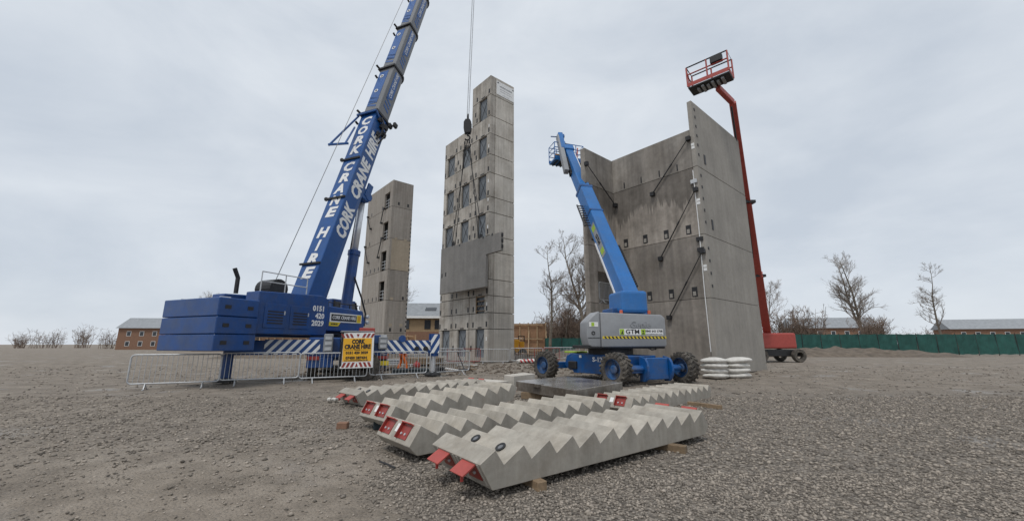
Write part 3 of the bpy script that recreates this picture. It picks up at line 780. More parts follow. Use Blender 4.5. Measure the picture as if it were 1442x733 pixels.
# luffing cylinder
c0 = sp(2.45, 0, 2.55); c1 = bp(7.55, 0, -.95)
cd = (c1 - c0).normalized(); ln = (c1 - c0).length
MB().tube([c0, c0 + cd * ln * .56], .30, 18).build('luffing_cylinder', 'blue', CR, world=True, smooth=False)
MB().tube([c0 + cd * ln * .53, c0 + cd * ln * .565], .35, 18).build('cylinder_collar', 'blue', CR, world=True)
MB().tube([c0 + cd * ln * .56, c1], .19, 18).build('cylinder_rod', 'chrome', CR, world=True, smooth=True)
m = MB(); m.obox(c1 + tn * .35, (1.0, .7, .95), (rn, BD, tn)); m.tube([c1 - rn * .55, c1 + rn * .55], .27, 12); m.build('cylinder_bracket', 'blue_boom', CR, bevel=.04, world=True)
MB().obox(bp(7.9, .5, -.8), (.08, .9, .4), (rn, BD, tn)).build('bracket_plate', 'blue_boom', CR, world=True)
q = c0 + cd * ln * .36
MB().tube([c0 + cd * ln * .9 - rn * .25, c0 + cd * ln * .56 - rn * .32, q - rn * .3], .05, 6).build('hydraulic_pipe', 'black', CR, world=True)
MB().tube([q + rn * .3, q + rn * .55 + V((0, 0, -.5)), sp(3.3, .35, 4.2), sp(3.55, .5, 3.3), sp(3.5, .5, 2.6)], .05, 7).build('hydraulic_hose', 'black', CR, world=True)
# ---- carrier (rear towards the camera)
af = V((-.423, .906, 0)); ar = V((.906, .423, 0)); TC = V((-9.0, 21.7, 0))
def cp(s, q, z): return TC + af * s + ar * q + UP * z
CX_ = (ar, af, UP)
def cbox(m, s0, s1, q0, q1, z0, z1): return m.obox(cp((s0 + s1) / 2, (q0 + q1) / 2, (z0 + z1) / 2), (q1 - q0, s1 - s0, z1 - z0), CX_)
m = MB(); cbox(m, -2.6, 11.5, -1.3, 1.3, .85, 1.55); m.build('carrier_frame', 'blue', CR, bevel=.03, world=True)
m = MB(); cbox(m, -2.9, 2.0, -1.58, 1.58, 1.56, 1.9); m.build('carrier_deck', 'blue', CR, bevel=.03, world=True)
m = MB(); m.tube([TC + UP * 1.6, TC + UP * 2.05], 1.15, 28); m.build('slew_ring', 'steel_dark', CR, world=True)
m = MB(); cbox(m, 9.0, 12.2, -1.55, 1.55, .7, 3.3); cc = m.build('carrier_cab', 'blue', CR, bevel=.12, seg=2, world=True)
m = MB(); cbox(m, 9.3, 11.5, -1.57, -1.55, 1.9, 3.0); m.build('cab_window', 'glass', cc, world=True)
def crane_wheel(s, q):
    c = cp(s, q, .72); o = MB().lathe([(.42, -.19), (.68, -.21), (.72, -.14), (.72, .14), (.68, .21), (.42, .19)], c, ar, 28).build('tyre', 'rubber', CR, world=True)
    MB().lathe([(.41, -.16), (.41, .16), (.15, .2), (.15, -.2)], c, ar, 20).build('rim', 'blue', o, world=True)
for s in (-1.5, .2, 3.2, 4.9, 8.2, 10.1):
    for q in (-1.35, 1.35): crane_wheel(s, q)
# rear: outrigger box, lamps, plate, cabinets
MT['blue_chevron'] = stripe_mat('blue_white_chevrons', (.012, .05, .26), (.72, .72, .72), 1.55, -.75, 1.0, .52)
m = MB(); cbox(m, -2.95, -2.35, -1.6, 1.6, 1.0, 1.86); m.build('outrigger_box', 'blue', CR, bevel=.02, world=True)
def chevron_plate(c, wd, ht, flip, parent, mat_a='blue', th=.02):
    "a plate with raised diagonal stripes (x = reading direction ar)"
    base = MB().obox(c, (wd, th, ht), CX_).build('chevron_plate', mat_a, parent, world=True)
    n = int(wd / .36) + 3; m = MB()
    for k in range(-1, n):
        x0 = -wd / 2 + (k - 1) * .36
        pts = []
        raw = [(x0, 1), (x0 + .17, 1), (x0 + .17 + .55, -1), (x0 + .55, -1)] if flip else [(x0, -1), (x0 + .17, -1), (x0 + .72, 1), (x0 + .55, 1)]
        # clip the parallelogram to the plate by sliding along its edges
        def clip(poly, lim, keep):
            outp = []
            for i in range(len(poly)):
                a, b = poly[i], poly[(i + 1) % len(poly)]
                ia, ib = keep(a[0], lim), keep(b[0], lim)
                if ia: outp.append(a)
                if ia != ib: t = (lim - a[0]) / (b[0] - a[0]); outp.append((lim, a[1] + t * (b[1] - a[1])))
            return outp
        po = clip(raw, -wd / 2 + .01, lambda v, l: v >= l); po = clip(po, wd / 2 - .01, lambda v, l: v <= l) if len(po) > 2 else []
        if len(po) > 2:
            M = Matrix((ar, UP, -af)).transposed().to_4x4(); M.translation = V(c)
            m.prism([(p[0], p[1] * (ht / 2 - .01)) for p in po], M, th / 2 + .001, th / 2 + .008)
    m.build('white_stripe', 'white', base, world=True)
    return base
beamR = MB(); cbox(beamR, -2.85, -2.45, 1.2, 4.15, 1.14, 1.76); ob = beamR.build('outrigger_beam', 'blue', CR, bevel=.02, world=True)
chevron_plate(cp(-2.87, 2.75, 1.47), 2.75, .64, True, CR)
m = MB(); m.tube([cp(-2.72, 4.2, 1.0), cp(-2.72, 4.2, 2.12)], .26, 14); m.build('jack_housing', 'blue', CR, world=True)
chevron_plate(cp(-3.0, 4.2, 1.62), .46, .95, False, CR)
m = MB(); m.tube([cp(-2.72, 4.2, .12), cp(-2.72, 4.2, 1.05)], .13, 12); m.build('jack_rod', 'chrome', CR, world=True)
m = MB(); m.lathe([(.02, 0), (.42, 0), (.42, .06), (.16, .18), (.02, .18)], cp(-2.72, 4.2, .06), UP, 20); m.build('jack_foot', 'steel_dark', CR, world=True)
m = MB(); m.lathe([(.17, -.06), (.17, .06)], cp(-2.93, 2.55, 1.86), af, 16, closed=False); m.build('beam_lug', 'blue', CR, world=True)
for q in (3.3, 3.75): MB().lathe([(.13, -.02), (.13, .02)], cp(-2.9, q, 1.36), af, 12, closed=False).build('beam_hole', 'black', CR, world=True)
m = MB(); cbox(m, -2.95, -2.35, -4.6, -1.2, 1.14, 1.76); m.build('outrigger_beam', 'blue', CR, bevel=.02, world=True)
chevron_plate(cp(-2.97, -2.2, 1.47), 2.2, .66, False, CR)
m = MB(); m.tube([cp(-2.65, -4.6, .12), cp(-2.65, -4.6, 2.1)], .2, 12); m.build('jack_housing', 'blue', CR, world=True)
m = MB(); m.lathe([(.02, 0), (.42, 0), (.42, .06), (.16, .18), (.02, .18)], cp(-2.65, -4.6, .05), UP, 20); m.build('jack_foot', 'steel_dark', CR, world=True)
m = MB(); cbox(m, -3.05, -2.96, 1.15, 1.6, 1.62, 2.02); m.build('rear_bracket', 'blue', CR, bevel=.02, world=True)
m = MB(); cbox(m, -3.3, -2.8, 1.35, 1.85, .78, 1.06); rb = m.build('rear_bumper', 'black', CR, bevel=.02, world=True)
MB().obox(cp(-3.31, 1.62, .98), (.5, .03, .14), CX_).build('tail_lamp', 'red', rb, world=True)
MB().obox(cp(-3.31, 1.6, .72), (.62, .02, .2), CX_).build('number_plate', 'plate_yellow', rb, world=True)
MB().obox(cp(-3.0, -1.35, .98), (.5, .06, .16), CX_).build('tail_lamp', 'red', CR, world=True)
m = MB(); cbox(m, -2.98, -2.8, -1.6, -.5, .55, 1.0); m.build('rear_bumper', 'blue', CR, bevel=.02, world=True)
for q, z0, z1 in ((-.78, 1.25, 2.05), (1.62, 1.35, 1.95)):
    m = MB(); cbox(m, -3.22, -3.0, q - .2, q + .2, z0, z1); lb = m.build('lamp_cabinet', 'hood_grey', CR, bevel=.03, world=True)
    for k in range(3): MB().obox(cp(-3.23, q, z0 + .14 + k * .24), (.28, .03, .14), CX_).build('lamp_lens', 'galv', lb, world=True)
# black ballast box the sign leans on, mudguard and spare wheel under it
m = MB(); cbox(m, -3.95, -3.02, -.28, 1.05, .62, 2.12); m.build('ballast_box', 'black', CR, bevel=.03, world=True)
m = MB(); cbox(m, -4.0, -3.0, -.31, 1.08, 2.12, 2.18); m.build('ballast_lid', 'hood_grey', CR, bevel=.01, world=True)
m = MB(); m.lathe([(.3, -.2), (.6, -.22), (.64, -.12), (.64, .12), (.6, .22), (.3, .2)], cp(-3.5, .85, .62), af, 28); m.build('spare_tyre', 'rubber', CR, world=True)
MB().obox(cp(-2.5, .9, 2.25), (.7, .5, .24), CX_).build('red_toolbox', 'red_light', CR, world=True, bevel=.02)
MB().obox(cp(-2.97, 1.5, 1.9), (.3, .06, .22), CX_).build('side_marker', 'red_light', CR, world=True)

# ---- the sign hung on the crane
SG = thing('advert_sign', 'yellow and white crane hire sign with red chevrons hung on the back of the crane', 'sign', (-7.1, 18.0, .6))
u_ = V((.975, .222, 0)).normalized(); nrm = u_.cross(UP)
pos = cp(-4.05, .42, 1.33)
um = (u_ * 1 + UP * .02).normalized(); vm = (UP - u_ * -.05).normalized()
def sgM(x, y, d): return frame(pos + um * x + vm * y + nrm * d, um, vm)
def plate(x0, x1, y0, y1, d, mat, name, par):
    m = MB(); M = sgM(0, 0, 0); m.prism([(x0, y0), (x1, y0), (x1, y1), (x0, y1)], M, d - .02, d); return m.build(name, mat, par, world=True)
XW, YH = .69, .77
bd = plate(-XW, XW, -YH, YH, .03, 'white', 'board', SG)
yb = plate(-XW * .87, XW * .87, -YH * .62, YH * .68, .043, 'yellow', 'yellow_panel', SG)
def rib(x0, x1, y0, y1, skew, mat='red'):
    m = MB(); m.prism([(x0, y0), (x1, y0), (x1 + skew, y1), (x0 + skew, y1)], sgM(0, 0, 0), .028, .042); m.build('chevron', mat, bd, world=True)
for k in range(3):
    x = .17 + k * .18; rib(x, x + .1, YH * .72, YH * .94, .09); rib(-x - .1, -x, YH * .72, YH * .94, -.09)
    rib(x, x + .1, -YH * .94, -YH * .68, -.09); rib(-x - .1, -x, -YH * .94, -YH * .68, .09)
m = MB(); m.prism([(-.06, YH * .92), (0, YH * .72), (.06, YH * .92)], sgM(0, 0, 0), .028, .042); m.prism([(-.06, -YH * .92), (.06, -YH * .92), (0, -YH * .7)], sgM(0, 0, 0), .028, .042); m.build('chevron', 'red', bd, world=True)
def st_(s, y, size, wd, bold=.008): text(s, size, sgM(0, y, .046), 'black', yb, bold=bold, width=wd)
st_('CORK', .37, .25, .56, .016); st_('CRANE HIRE', .15, .25, 1.1, .014)
st_('Phone', .02, .08, .25, .002); st_('0151 420 2029', -.11, .15, .94); st_('07450 287434', -.33, .15, .9); st_('www.corkcranehire.co.uk', -.43, .07, 1.0, .003)
for sx in (-.36, .36): MB().obox(pos + um * sx + vm * .02 + nrm * .046, (.4, .006, .008), (um, nrm, vm)).build('rule_line', 'black', yb, world=True)

# ---- hook block, chains and the hanging panel
HB = thing('hook_block', 'black crane hook block hanging on two ropes in front of the tower', 'hook block', (HK.x, HK.y, HK.z - 1.6))
m = MB()
for d in (-.2, .2):
    m.prism([(-.28, -.75), (.28, -.75), (.36, -.3), (.36, .35), (.2, .65), (-.2, .65), (-.36, .35), (-.36, -.3)], frame((HK.x, HK.y + d, HK.z), (1, 0, 0), (0, 0, 1)), -.05, .05)
m.build('cheek_plate', 'black', HB, bevel=.02, world=True)
for d in (-.08, .08): MB().lathe([(.1, -.05), (.34, -.06), (.34, .06), (.1, .05)], (HK.x, HK.y + d, HK.z), (0, 1, 0), 18).build('sheave', 'steel_dark', HB, world=True)
MB().lathe([(.05, 0), (.09, .1), (.09, .5), (.04, .75)], (HK.x, HK.y, HK.z + .55), (0, 0, 1), 10, closed=False).build('rope_socket', 'black', HB, world=True)
pts = [(HK.x, HK.y, HK.z - .7)] + [(HK.x + .22 * math.sin(a), HK.y, HK.z - 1.1 - .22 * math.cos(a) + .0) for a in [math.pi * k / 8 for k in range(9, -9, -2)]]
MB().tube([(HK.x, HK.y, HK.z - .6), (HK.x, HK.y, HK.z - .95)] + [(HK.x + .24 * math.sin(a), HK.y, HK.z - 1.2 + .24 * math.cos(a)) for a in np.linspace(0, 4.2, 9)], .075, 7).build('hook', 'black', HB, world=True)
# hanging panel, parallel to the tower's left face and a metre in front of it
off = 1.24
PN = thing('hanging_wall_panel', 'dark grey precast panel hanging from the crane with its upper end sticking out', 'concrete panel',
           (-2.16 - off * math.sin(R(49)), 36 - off * math.cos(R(49)), 0), A41)
k_ = 1.241
def zc(z): return 1.6 + (z - 1.6) * k_
poly = [(5.02 * k_, zc(9.28)), (5.02 * k_, zc(5.50)), (-1.1 * k_, zc(5.50)), (-1.1 * k_, zc(7.80)), (-2.77 * k_, zc(7.80)), (-2.77 * k_, zc(9.10))]
M = Matrix.Translation(V((0, 0, 0))) @ Matrix(((0, 0, 1), (1, 0, 0), (0, 1, 0))).to_4x4()
m = MB(); m.prism([(p[0], p[1]) for p in poly], M, -.12, .12); pnb = m.build('panel_slab', 'conc_panel', PN, bevel=.015)
m = MB()
for s_, z in ((4.75, 7.0), (4.2, 7.05)): m.box(-.135, -.1, s_ * k_ - .1, s_ * k_ + .1, zc(z) - .2, zc(z) + .2)
for s_ in (2.3, -.75, -1.8): m.box(-.135, -.1, s_ * k_ - .08, s_ * k_ + .08, zc(9.02), zc(9.2))
tag(m.build('cast_in_socket', 'steel_dark', PN), kind='stuff')
m = MB()
for z in (8.9, 8.5, 8.1): m.box(-.08, .08, -2.77 * k_ - .09, -2.77 * k_ + .05, zc(z) - .14, zc(z) + .14)
m.build('edge_plate', 'steel_dark', PN)
Mp = XF[PN.name]
lifts = [Mp @ V((0, 3.32 * k_, zc(9.3))), Mp @ V((0, -.3 * k_, zc(9.2)))]
CH = thing('sling_chains', 'four long lifting chains spreading from the hook down to the hanging panel', 'lifting chain', (HK.x, HK.y, HK.z - 1.4))
hk = V((HK.x, HK.y, HK.z - 1.4))
for i, p in enumerate(lifts):
    for d in (-.32, .32):
        q = p + Mp.to_3x3() @ V((0, d, 0))
        c = MB(); c.tube([hk + V((d * .3 + (-.1 if i == 0 else .1), 0, 0)), q], .035, 5); c.build('chain_leg', 'steel_dark', CH, world=True)
    c = MB(); c.obox(p + V((0, 0, .1)), (.24, .24, .42)); c.build('lifting_clutch', 'steel_dark', CH, world=True)
m = MB()
for k in range(9): m.obox(hk + V((random.Random(k).uniform(-.3, .3), random.Random(k + 50).uniform(-.1, .1), -.2 - k * .17)), (.13, .12, .26))
m.build('chain_shortener', 'black', CH, world=True)
# ------------------------------------------------------------------ blue boom lift
LF = thing('boom_lift', 'blue and grey telescopic boom lift on big dirty tyres in front of the concrete core', 'boom lift', (4.6, 18.6, 0))
LA = V((.53, -.848, 0)); LS = V((.848, .53, 0))        # chassis axis (towards camera), sideways
W1, W2, W3, W4 = V((1.62, 19.7, 0)), V((4.12, 16.3, 0)), V((7.36, 17.65, 0)), V((5.0, 21.9, 0))
LC = V((4.45, 18.75, 0))
def lp(a, s, z): return LC + LA * a + LS * s + UP * z
LX = (LA, LS, UP)
def lbox(m, a0, a1, s0, s1, z0, z1): return m.obox(lp((a0 + a1) / 2, (s0 + s1) / 2, (z0 + z1) / 2), (a1 - a0, s1 - s0, z1 - z0), LX)
def big_wheel(c, ax, turn, r=.64, wd=.54):
    ax = (Matrix.Rotation(turn, 3, 'Z') @ V(ax)).normalized()        # points outward (towards the rim side)
    c = V((c.x, c.y, r - .02))
    m = MB(); h = wd / 2
    m.lathe([(r * .62, -h * .86), (r * .80, -h), (r * .92, -h * .92), (r * .95, -h * .5), (r * .95, h * .5), (r * .92, h * .92), (r * .80, h), (r * .66, h * .9), (r * .6, h * .7)], c, ax, 36)
    u = ax.orthogonal().normalized(); w_ = ax.cross(u); n = 20
    for k in range(n):
        for sd_ in (-1, 1):
            a = 2 * math.pi * (k + (.5 if sd_ > 0 else 0)) / n; b = a + .24
            d0 = u * math.cos(a) + w_ * math.sin(a); d1 = u * math.cos(b) + w_ * math.sin(b)
            p0 = c + d0 * r * .955 + ax * sd_ * h * .98; p1 = c + d1 * r * .965 - ax * sd_ * h * .06
            m.bar(p0, p1, r * .13, r * .12, d0)
            m.bar(p0 + ax * sd_ * .005, c + d0 * r * .83 + ax * sd_ * h * 1.0, r * .10, r * .05, ax)
    ty = m.build('tyre', 'rubber', LF, world=True)
    m = MB(); m.lathe([(r * .60, h * .86), (r * .64, h * .72), (r * .60, h * .3), (r * .45, h * .12), (r * .1, h * .14), (r * .1, 0), (r * .6, -h * .8)], c, ax, 30)
    rm = m.build('rim', 'hub_blue', ty, world=True)
    m = MB(); m.lathe([(r * .27, h * .1), (r * .27, h * .52), (r * .2, h * .62), (.001, h * .62), (.001, h * .1)], c, ax, 20)
    for k in range(9):
        a = 2 * math.pi * k / 9; m.tube([c + (u * math.cos(a) + w_ * math.sin(a)) * r * .34 + ax * h * .12, c + (u * math.cos(a) + w_ * math.sin(a)) * r * .34 + ax * h * .26], .022, 6)
    m.build('wheel_hub', 'hub_blue', ty, world=True)
big_wheel(W1, -LS, R(4)); big_wheel(W2, -LS, R(2)); big_wheel(W3, -LS, R(-6)); big_wheel(W4, LS, 0)
# chassis
m = MB(); M = Matrix((LA, UP, LA.cross(UP))).transposed().to_4x4(); M.translation = LC
prof = [(-2.05, .62), (-1.75, .42), (1.55, .40), (1.8, .62), (1.85, 1.12), (-1.55, 1.18), (-1.9, 1.05)]
m.prism(prof, M, -.95, .95); ch = m.build('chassis', 'lift_navy', LF, bevel=.03, world=True)
# stepped side plate facing the camera
nl = -LS
m = MB(); M2 = Matrix((LA, UP, LA.cross(UP))).transposed().to_4x4(); M2.translation = LC + nl * .97
sgn = 1 if LA.cross(UP).dot(nl) > 0 else -1
m.prism([(-1.55, .58), (-1.2, .30), (1.1, .34), (1.5, .62), (1.6, 1.12), (-1.1, 1.17), (-1.5, 1.0)], M2, 0, .12 * sgn); m.build('side_plate', 'lift_navy', LF, bevel=.02, world=True)
text('S-125', .27, frame(LC + nl * 1.097 + LA * .46 + UP * .93, LA, UP), 'white', ch, bold=.008, width=.78)
MB().obox(LC + nl * 1.1 + LA * -.72 + UP * 1.05, (.16, .006, .12), LX).build('warning_label', 'white', ch, world=True)
m = MB(); lbox(m, -2.1, -1.2, -.9, -.2, 1.19, 1.26); m.build('end_cover', 'lime', LF, bevel=.015, world=True)
m = MB(); lbox(m, -1.95, -.9, -.15, .8, 1.19, 1.25); m.build('deck_cover', 'bag_white', LF, bevel=.01, world=True)
m = MB(); lbox(m, -1.5, -.95, -1.2, -.96, .48, .82); m.build('hydraulic_box', 'black', LF, bevel=.03, world=True)
# axles: telescoping beams and the two curved guard plates
def axle(a, b, dz):
    a = V((a.x, a.y, dz)); b = V((b.x, b.y, dz))
    MB().bar(a.lerp(b, .1), a.lerp(b, .9), .34, .30).build('axle_beam', 'lift_navy', LF, world=True, bevel=.02)
    for t0, t1 in ((.07, .2), (.8, .93)): MB().bar(a.lerp(b, t0), a.lerp(b, t1), .26, .24).build('axle_extension', 'steel_dark', LF, world=True)
axle(W2, W3, .6); axle(W1, W4, .6)
d23 = (W3 - W2).normalized()
n23 = V((d23.y, -d23.x, 0))
def guard(t, off, w_):
    c = W2.lerp(W3, t) + n23 * off; m = MB(); pts = [(-.18, .10)] + [(.02 + .32 * math.sin(a), .60 - .5 * math.cos(a)) for a in np.linspace(.25, 2.6, 7)] + [(-.18, 1.12)]
    m.prism(pts, frame(c, n23, UP), -w_, w_); return m.build('axle_guard', 'lift_navy', LF, bevel=.012, world=True)
guard(.36, .1, .05); guard(.72, .1, .05)
m = MB(); m.obox(W2.lerp(W3, .54) + UP * .62 + n23 * .05, (1.12, .4, .86), (d23, n23, UP)); m.build('axle_housing', 'lift_navy', LF, bevel=.03, world=True)
for ta, tb_ in ((.15, .34), (.75, .9)): MB().tube([W2.lerp(W3, ta) + UP * .62 + n23 * .15, W2.lerp(W3, tb_) + UP * .62 + n23 * .15], .1, 10).build('steering_ram', 'lift_navy', LF, world=True)
m = MB()
for k in range(3): m.tube([W2.lerp(W3, .16 + .02 * k) + UP * (.5 + .1 * k), W2.lerp(W3, .25) + UP * .3 + n23 * .2, W2.lerp(W3, .36) + UP * (.5 + .1 * k)], .025, 5)
m.build('hydraulic_hose', 'black', LF, world=True)
# turntable
m = MB(); m.tube([lp(.1, 0, 1.12), lp(.1, 0, 1.42)], 1.0, 28); m.build('turntable', 'steel_dark', LF, world=True)
hx = V((.985, .17, 0)).normalized(); hy = V((-.17, .985, 0)).normalized(); HO = V((4.98, 17.35, 0))    # hood face: x along, y away
def hpnt(x, y, z): return HO + hx * x + hy * y + UP * z
HM = Matrix((hx, UP, hx.cross(UP))).transposed().to_4x4(); HM.translation = HO           # prism axis towards the camera
deck = MB(); deck.obox(hpnt(.0, 1.2, 1.48), (3.5, 2.2, .14), (hx, hy, UP)); deck.build('turntable_deck', 'steel_dark', LF, bevel=.02, world=True)
m = MB(); m.prism([(-1.20, 1.47), (1.72, 1.49), (1.78, 1.56), (1.78, 2.72), (1.62, 2.86), (-1.20, 2.93)], HM, -1.05, 0)
hood = m.build('engine_cover', 'hood_grey', LF, bevel=.10, seg=3, world=True, smooth=True)
m = MB(); m.prism([(-1.75, 1.55), (-1.62, 1.48), (-1.215, 1.47), (-1.215, 2.97), (-1.32, 2.97), (-1.55, 2.78), (-1.82, 2.52), (-1.84, 1.95)], HM, -.95, -.05)
cover2 = m.build('end_cowl', 'hood_grey', LF, bevel=.07, seg=3, world=True, smooth=True)
m = MB(); m.prism([(-1.0, 1.6), (1.6, 1.6), (1.6, 2.7), (-1.0, 2.7)], HM, -2.75, -1.95); m.build('counterweight', 'hood_grey', LF, bevel=.1, seg=2, world=True, smooth=True)
text('Genie', .42, frame(hpnt(.57, -.002, 2.42), hx, UP), 'hood_grey', hood, bold=.006, shear=.15, depth=.022, width=.95)
# decal with the hire firm's name
dc = MB().obox(hpnt(.62, -.008, 2.11), (2.02, .01, .26), (hx, hy, UP)).build('decal', 'white', hood, world=True)
for x in (-.28, .70): MB().obox(hpnt(x, -.015, 2.11), (.2, .006, .24), (hx, hy, UP)).build('decal_patch', 'lime', hood, world=True)
m = MB(); m.prism([(-.34, 2.02), (-.2, 2.02), (-.24, 2.06), (-.22, 2.2), (-.3, 2.08)], HM, .019, .022)
m.prism([(.63, 2.02), (.77, 2.02), (.73, 2.07), (.67, 2.07)], HM, .019, .022); m.prism([(.64, 2.17), (.76, 2.17), (.70, 2.09)], HM, .019, .022); m.build('decal_figure', 'black', hood, world=True)
text('GTM', .27, frame(hpnt(.21, -.017, 2.11), hx, UP), 'black', hood, bold=.004, width=.62)
text('0845 643 5708', .13, frame(hpnt(1.20, -.017, 2.145), hx, UP), 'steel_dark', hood, bold=.002, width=.8)
text('www.gtmaccess.com', .06, frame(hpnt(1.20, -.017, 2.03), hx, UP), 'steel_dark', hood, width=.78)
dc2 = MB().obox(hpnt(-1.52, .04, 2.42), (.4, .01, .2), (hx, hy, UP)).build('decal', 'white', cover2, world=True)
MB().obox(hpnt(-1.56, .033, 2.42), (.13, .006, .16), (hx, hy, UP)).build('decal_patch', 'lime', cover2, world=True)
MB().obox(hpnt(-1.48, .045, 1.86), (.62, .02, .02), (hx, hy, UP)).build('cowl_seam', 'steel_dark', cover2, world=True)
MB().lathe([(.05, 0), (.08, 0), (.08, .02), (.05, .02)], hpnt(-1.55, .045, 2.06), -hy, 12).build('latch', 'steel_dark', cover2, world=True)
m = MB(); n = 17
for k in range(n):
    x = -1.12 + k * (2.86 / n); m.prism([(x + .02, 1.92), (x + .10, 1.92), (x + .02, 1.83) if False else (x + .16, 1.83), (x + .08, 1.83)], HM, .010, .014)
hz_ = MB(); hz_.prism([(-1.16, 1.825), (1.765, 1.825), (1.765, 1.925), (-1.16, 1.925)], HM, .004, .009); hb = hz_.build('hazard_band', 'plate_yellow', hood, world=True)
m.build('hazard_stripe', 'black', hood, world=True)
MB().tube([hpnt(.9, .3, 1.5), hpnt(1.1, .1, 1.36), hpnt(1.35, .2, 1.38), hpnt(1.5, .4, 1.5)], .03, 6).build('hydraulic_hose', 'black', LF, world=True)
# boom
B0 = V((5.74, 18.7, 3.05)); B1 = V((3.98, 26.3, 15.1)); bd_ = (B1 - B0).normalized()
bs = bd_.cross(UP).normalized(); bt = bs.cross(bd_).normalized()      # right side, upper face
def bq(s, x=0, z=0): return B0 + bd_ * s + bs * x + bt * z
BX = (bs, bd_, bt)
def bsec(s0, s1, w_, h_, mat, bv=.05): return MB().obox(bq((s0 + s1) / 2), (w_, s1 - s0, h_), BX).build('boom_section', mat, LF, bevel=bv, world=True)
LBOOM = (B1 - B0).length
base = bsec(-.5, 9.6, .78, .86, 'lift_blue'); bsec(9.3, 11.6, .66, .74, 'lift_blue'); bsec(11.4, LBOOM, .56, .64, 'lift_blue')
MB().obox(bq(7.15), (.82, .12, .9), BX).build('boom_collar', 'lift_navy', base, world=True)
MB().obox(bq(9.55), (.82, .2, .9), BX).build('boom_collar', 'lift_navy', base, world=True)
m = MB(); m.obox(bq(4.4, .45, .15), (.06, 9.2, .12), BX); m.build('cable_tray', 'white', base, world=True)
m = MB(); m.obox(bq(11.6, .40, .1), (.06, 4.6, .10), BX); m.build('cable_tray', 'white', LF, world=True)
m = MB()
for k in range(20): m.obox(bq(1.6 + k * .15, .62, .05), (.2, .10, .16), BX)
m.build('cable_chain', 'black', base, world=True)
m = MB(); m.obox(bq(3.0, -.43, -.32), (.06, 4.0, .08), BX); m.build('cable_tray', 'white', base, world=True)
m = MB()
for k in range(9): m.bar(bq(6.3 + k * .22, -.42, -.1), bq(6.3 + k * .22, -.8, -.1), .06)
m.tube([bq(6.2, -.8, -.1), bq(8.15, -.8, -.1)], .05, 5); m.build('hose_guard', 'black', base, world=True)
# lettering on the left side of the boom
dcl = MB().obox(bq(5.0, -.396, 0), (.012, 2.5, .42), BX).build('decal', 'hood_grey', base, world=True)
for s_ in (4.1, 5.9): MB().obox(bq(s_, -.404, 0), (.008, .35, .38), BX).build('decal_patch', 'lime', base, world=True)
text('GTM', .36, frame(bq(5.0, -.41, 0), -bd_, bt), 'black', base, bold=.01)
# pivot box at the boom foot
m = MB(); m.obox(hpnt(.55, 1.0, 3.45), (1.25, 1.5, 1.0), (hx, hy, UP)); pb = m.build('boom_pivot_box', 'lift_blue', LF, bevel=.14, seg=3, world=True, smooth=False)
m = MB()
for x in (-.12, 1.2): m.obox(hpnt(x, .3, 2.98), (.12, .12, .16), (hx, hy, UP))
m.build('tail_beacon', 'orange', LF, bevel=.02, world=True)
m = MB(); m.obox(hpnt(-.05, 1.4, 2.95), (.5, 1.2, .5), (hx, hy, UP)); m.build('boom_foot', 'lift_navy', LF, bevel=.03, world=True)
# jib hanging beside the boom end, carrying the basket
j0 = bq(LBOOM - 2.9, -.62, -.2); j1 = bq(LBOOM + 1.5, -.42, .25)
jd = (j1 - j0).normalized(); js = jd.cross(UP).normalized(); jt = js.cross(jd)
JX = (js, jd, jt)
m = MB(); m.obox(j0.lerp(j1, .55), (.32, (j1 - j0).length * .92, .42), JX); jb = m.build('jib', 'hood_grey', LF, bevel=.03, world=True)
m = MB(); m.obox(j0.lerp(j1, .86) + js * .12, (.34, (j1 - j0).length * .42, .46), JX); m.build('jib_head', 'lift_blue', jb, bevel=.03, world=True)
m = MB()
for k in range(12): m.obox(j0.lerp(j1, .03 + k * .035) + js * .26, (.14, .09, .3), JX)
m.build('hose_track', 'black', jb, world=True)
m = MB(); m.obox(j1 + js * .15, (.5, .3, .4), JX); m.tube([j1 - js * .6, j1 + js * .3], .05, 6); m.build('jib_pivot', 'lift_navy', jb, bevel=.03, world=True)
m = MB(); m.obox(bq(LBOOM, 0, .05), (.72, .55, .72), BX); m.build('boom_nose', 'lift_blue', LF, bevel=.04, world=True)
# basket
bx_ = V((.95, .31, 0)); by_ = V((-.31, .95, 0)); KC = V((3.99, 27.1, 14.55))
def kp(x, y, z): return KC + bx_ * x + by_ * y + UP * z
KX = (bx_, by_, UP)
bk = MB().obox(kp(0, 0, 0), (2.3, 1.0, .12), KX); bk.obox(kp(0, -.5, .16), (2.3, .03, .22), KX); bk.obox(kp(0, .5, .16), (2.3, .03, .22), KX)
bk = bk.build('basket_floor', 'lift_blue', LF, world=True)
m = MB()
for x in (-1.15, -.55, 0, .55, 1.15):
    for y in (-.5, .5):
        if abs(x) > 1 or y > 0 or abs(x) > .3: m.tube([kp(x, y, .05), kp(x, y, 1.28)], .03, 6)
for z in (.55, .9, 1.28): m.tube([kp(-1.15, -.5, z), kp(1.15, -.5, z), kp(1.15, .5, z), kp(-1.15, .5, z), kp(-1.15, -.5, z)], .03, 6)
m.build('guard_rail', 'lift_blue', LF, world=True)
m = MB()
for k in range(7): m.obox(kp(-.9 + k * .3, 0, -.1), (.08, .9, .1), KX)
m.obox(kp(-.25, -.1, .1), (.5, .6, .5), KX); m.obox(kp(-.42, -.45, .75), (.34, .2, 1.1), KX); m.build('basket_mount', 'black', LF, world=True)
MB().obox(kp(-.55, -.42, 1.25), (.5, .3, .34), KX).build('control_box', 'lift_blue', LF, bevel=.03, world=True)
MB().tube([kp(.75, -.2, .2), kp(.85, -.2, 1.25)], .05, 6).build('tool_pole', 'orange', LF, world=True)
MB().obox(kp(-.8, -.2, .3), (.4, .3, .3), KX).build('tool_bag', 'ochre', LF, world=True)

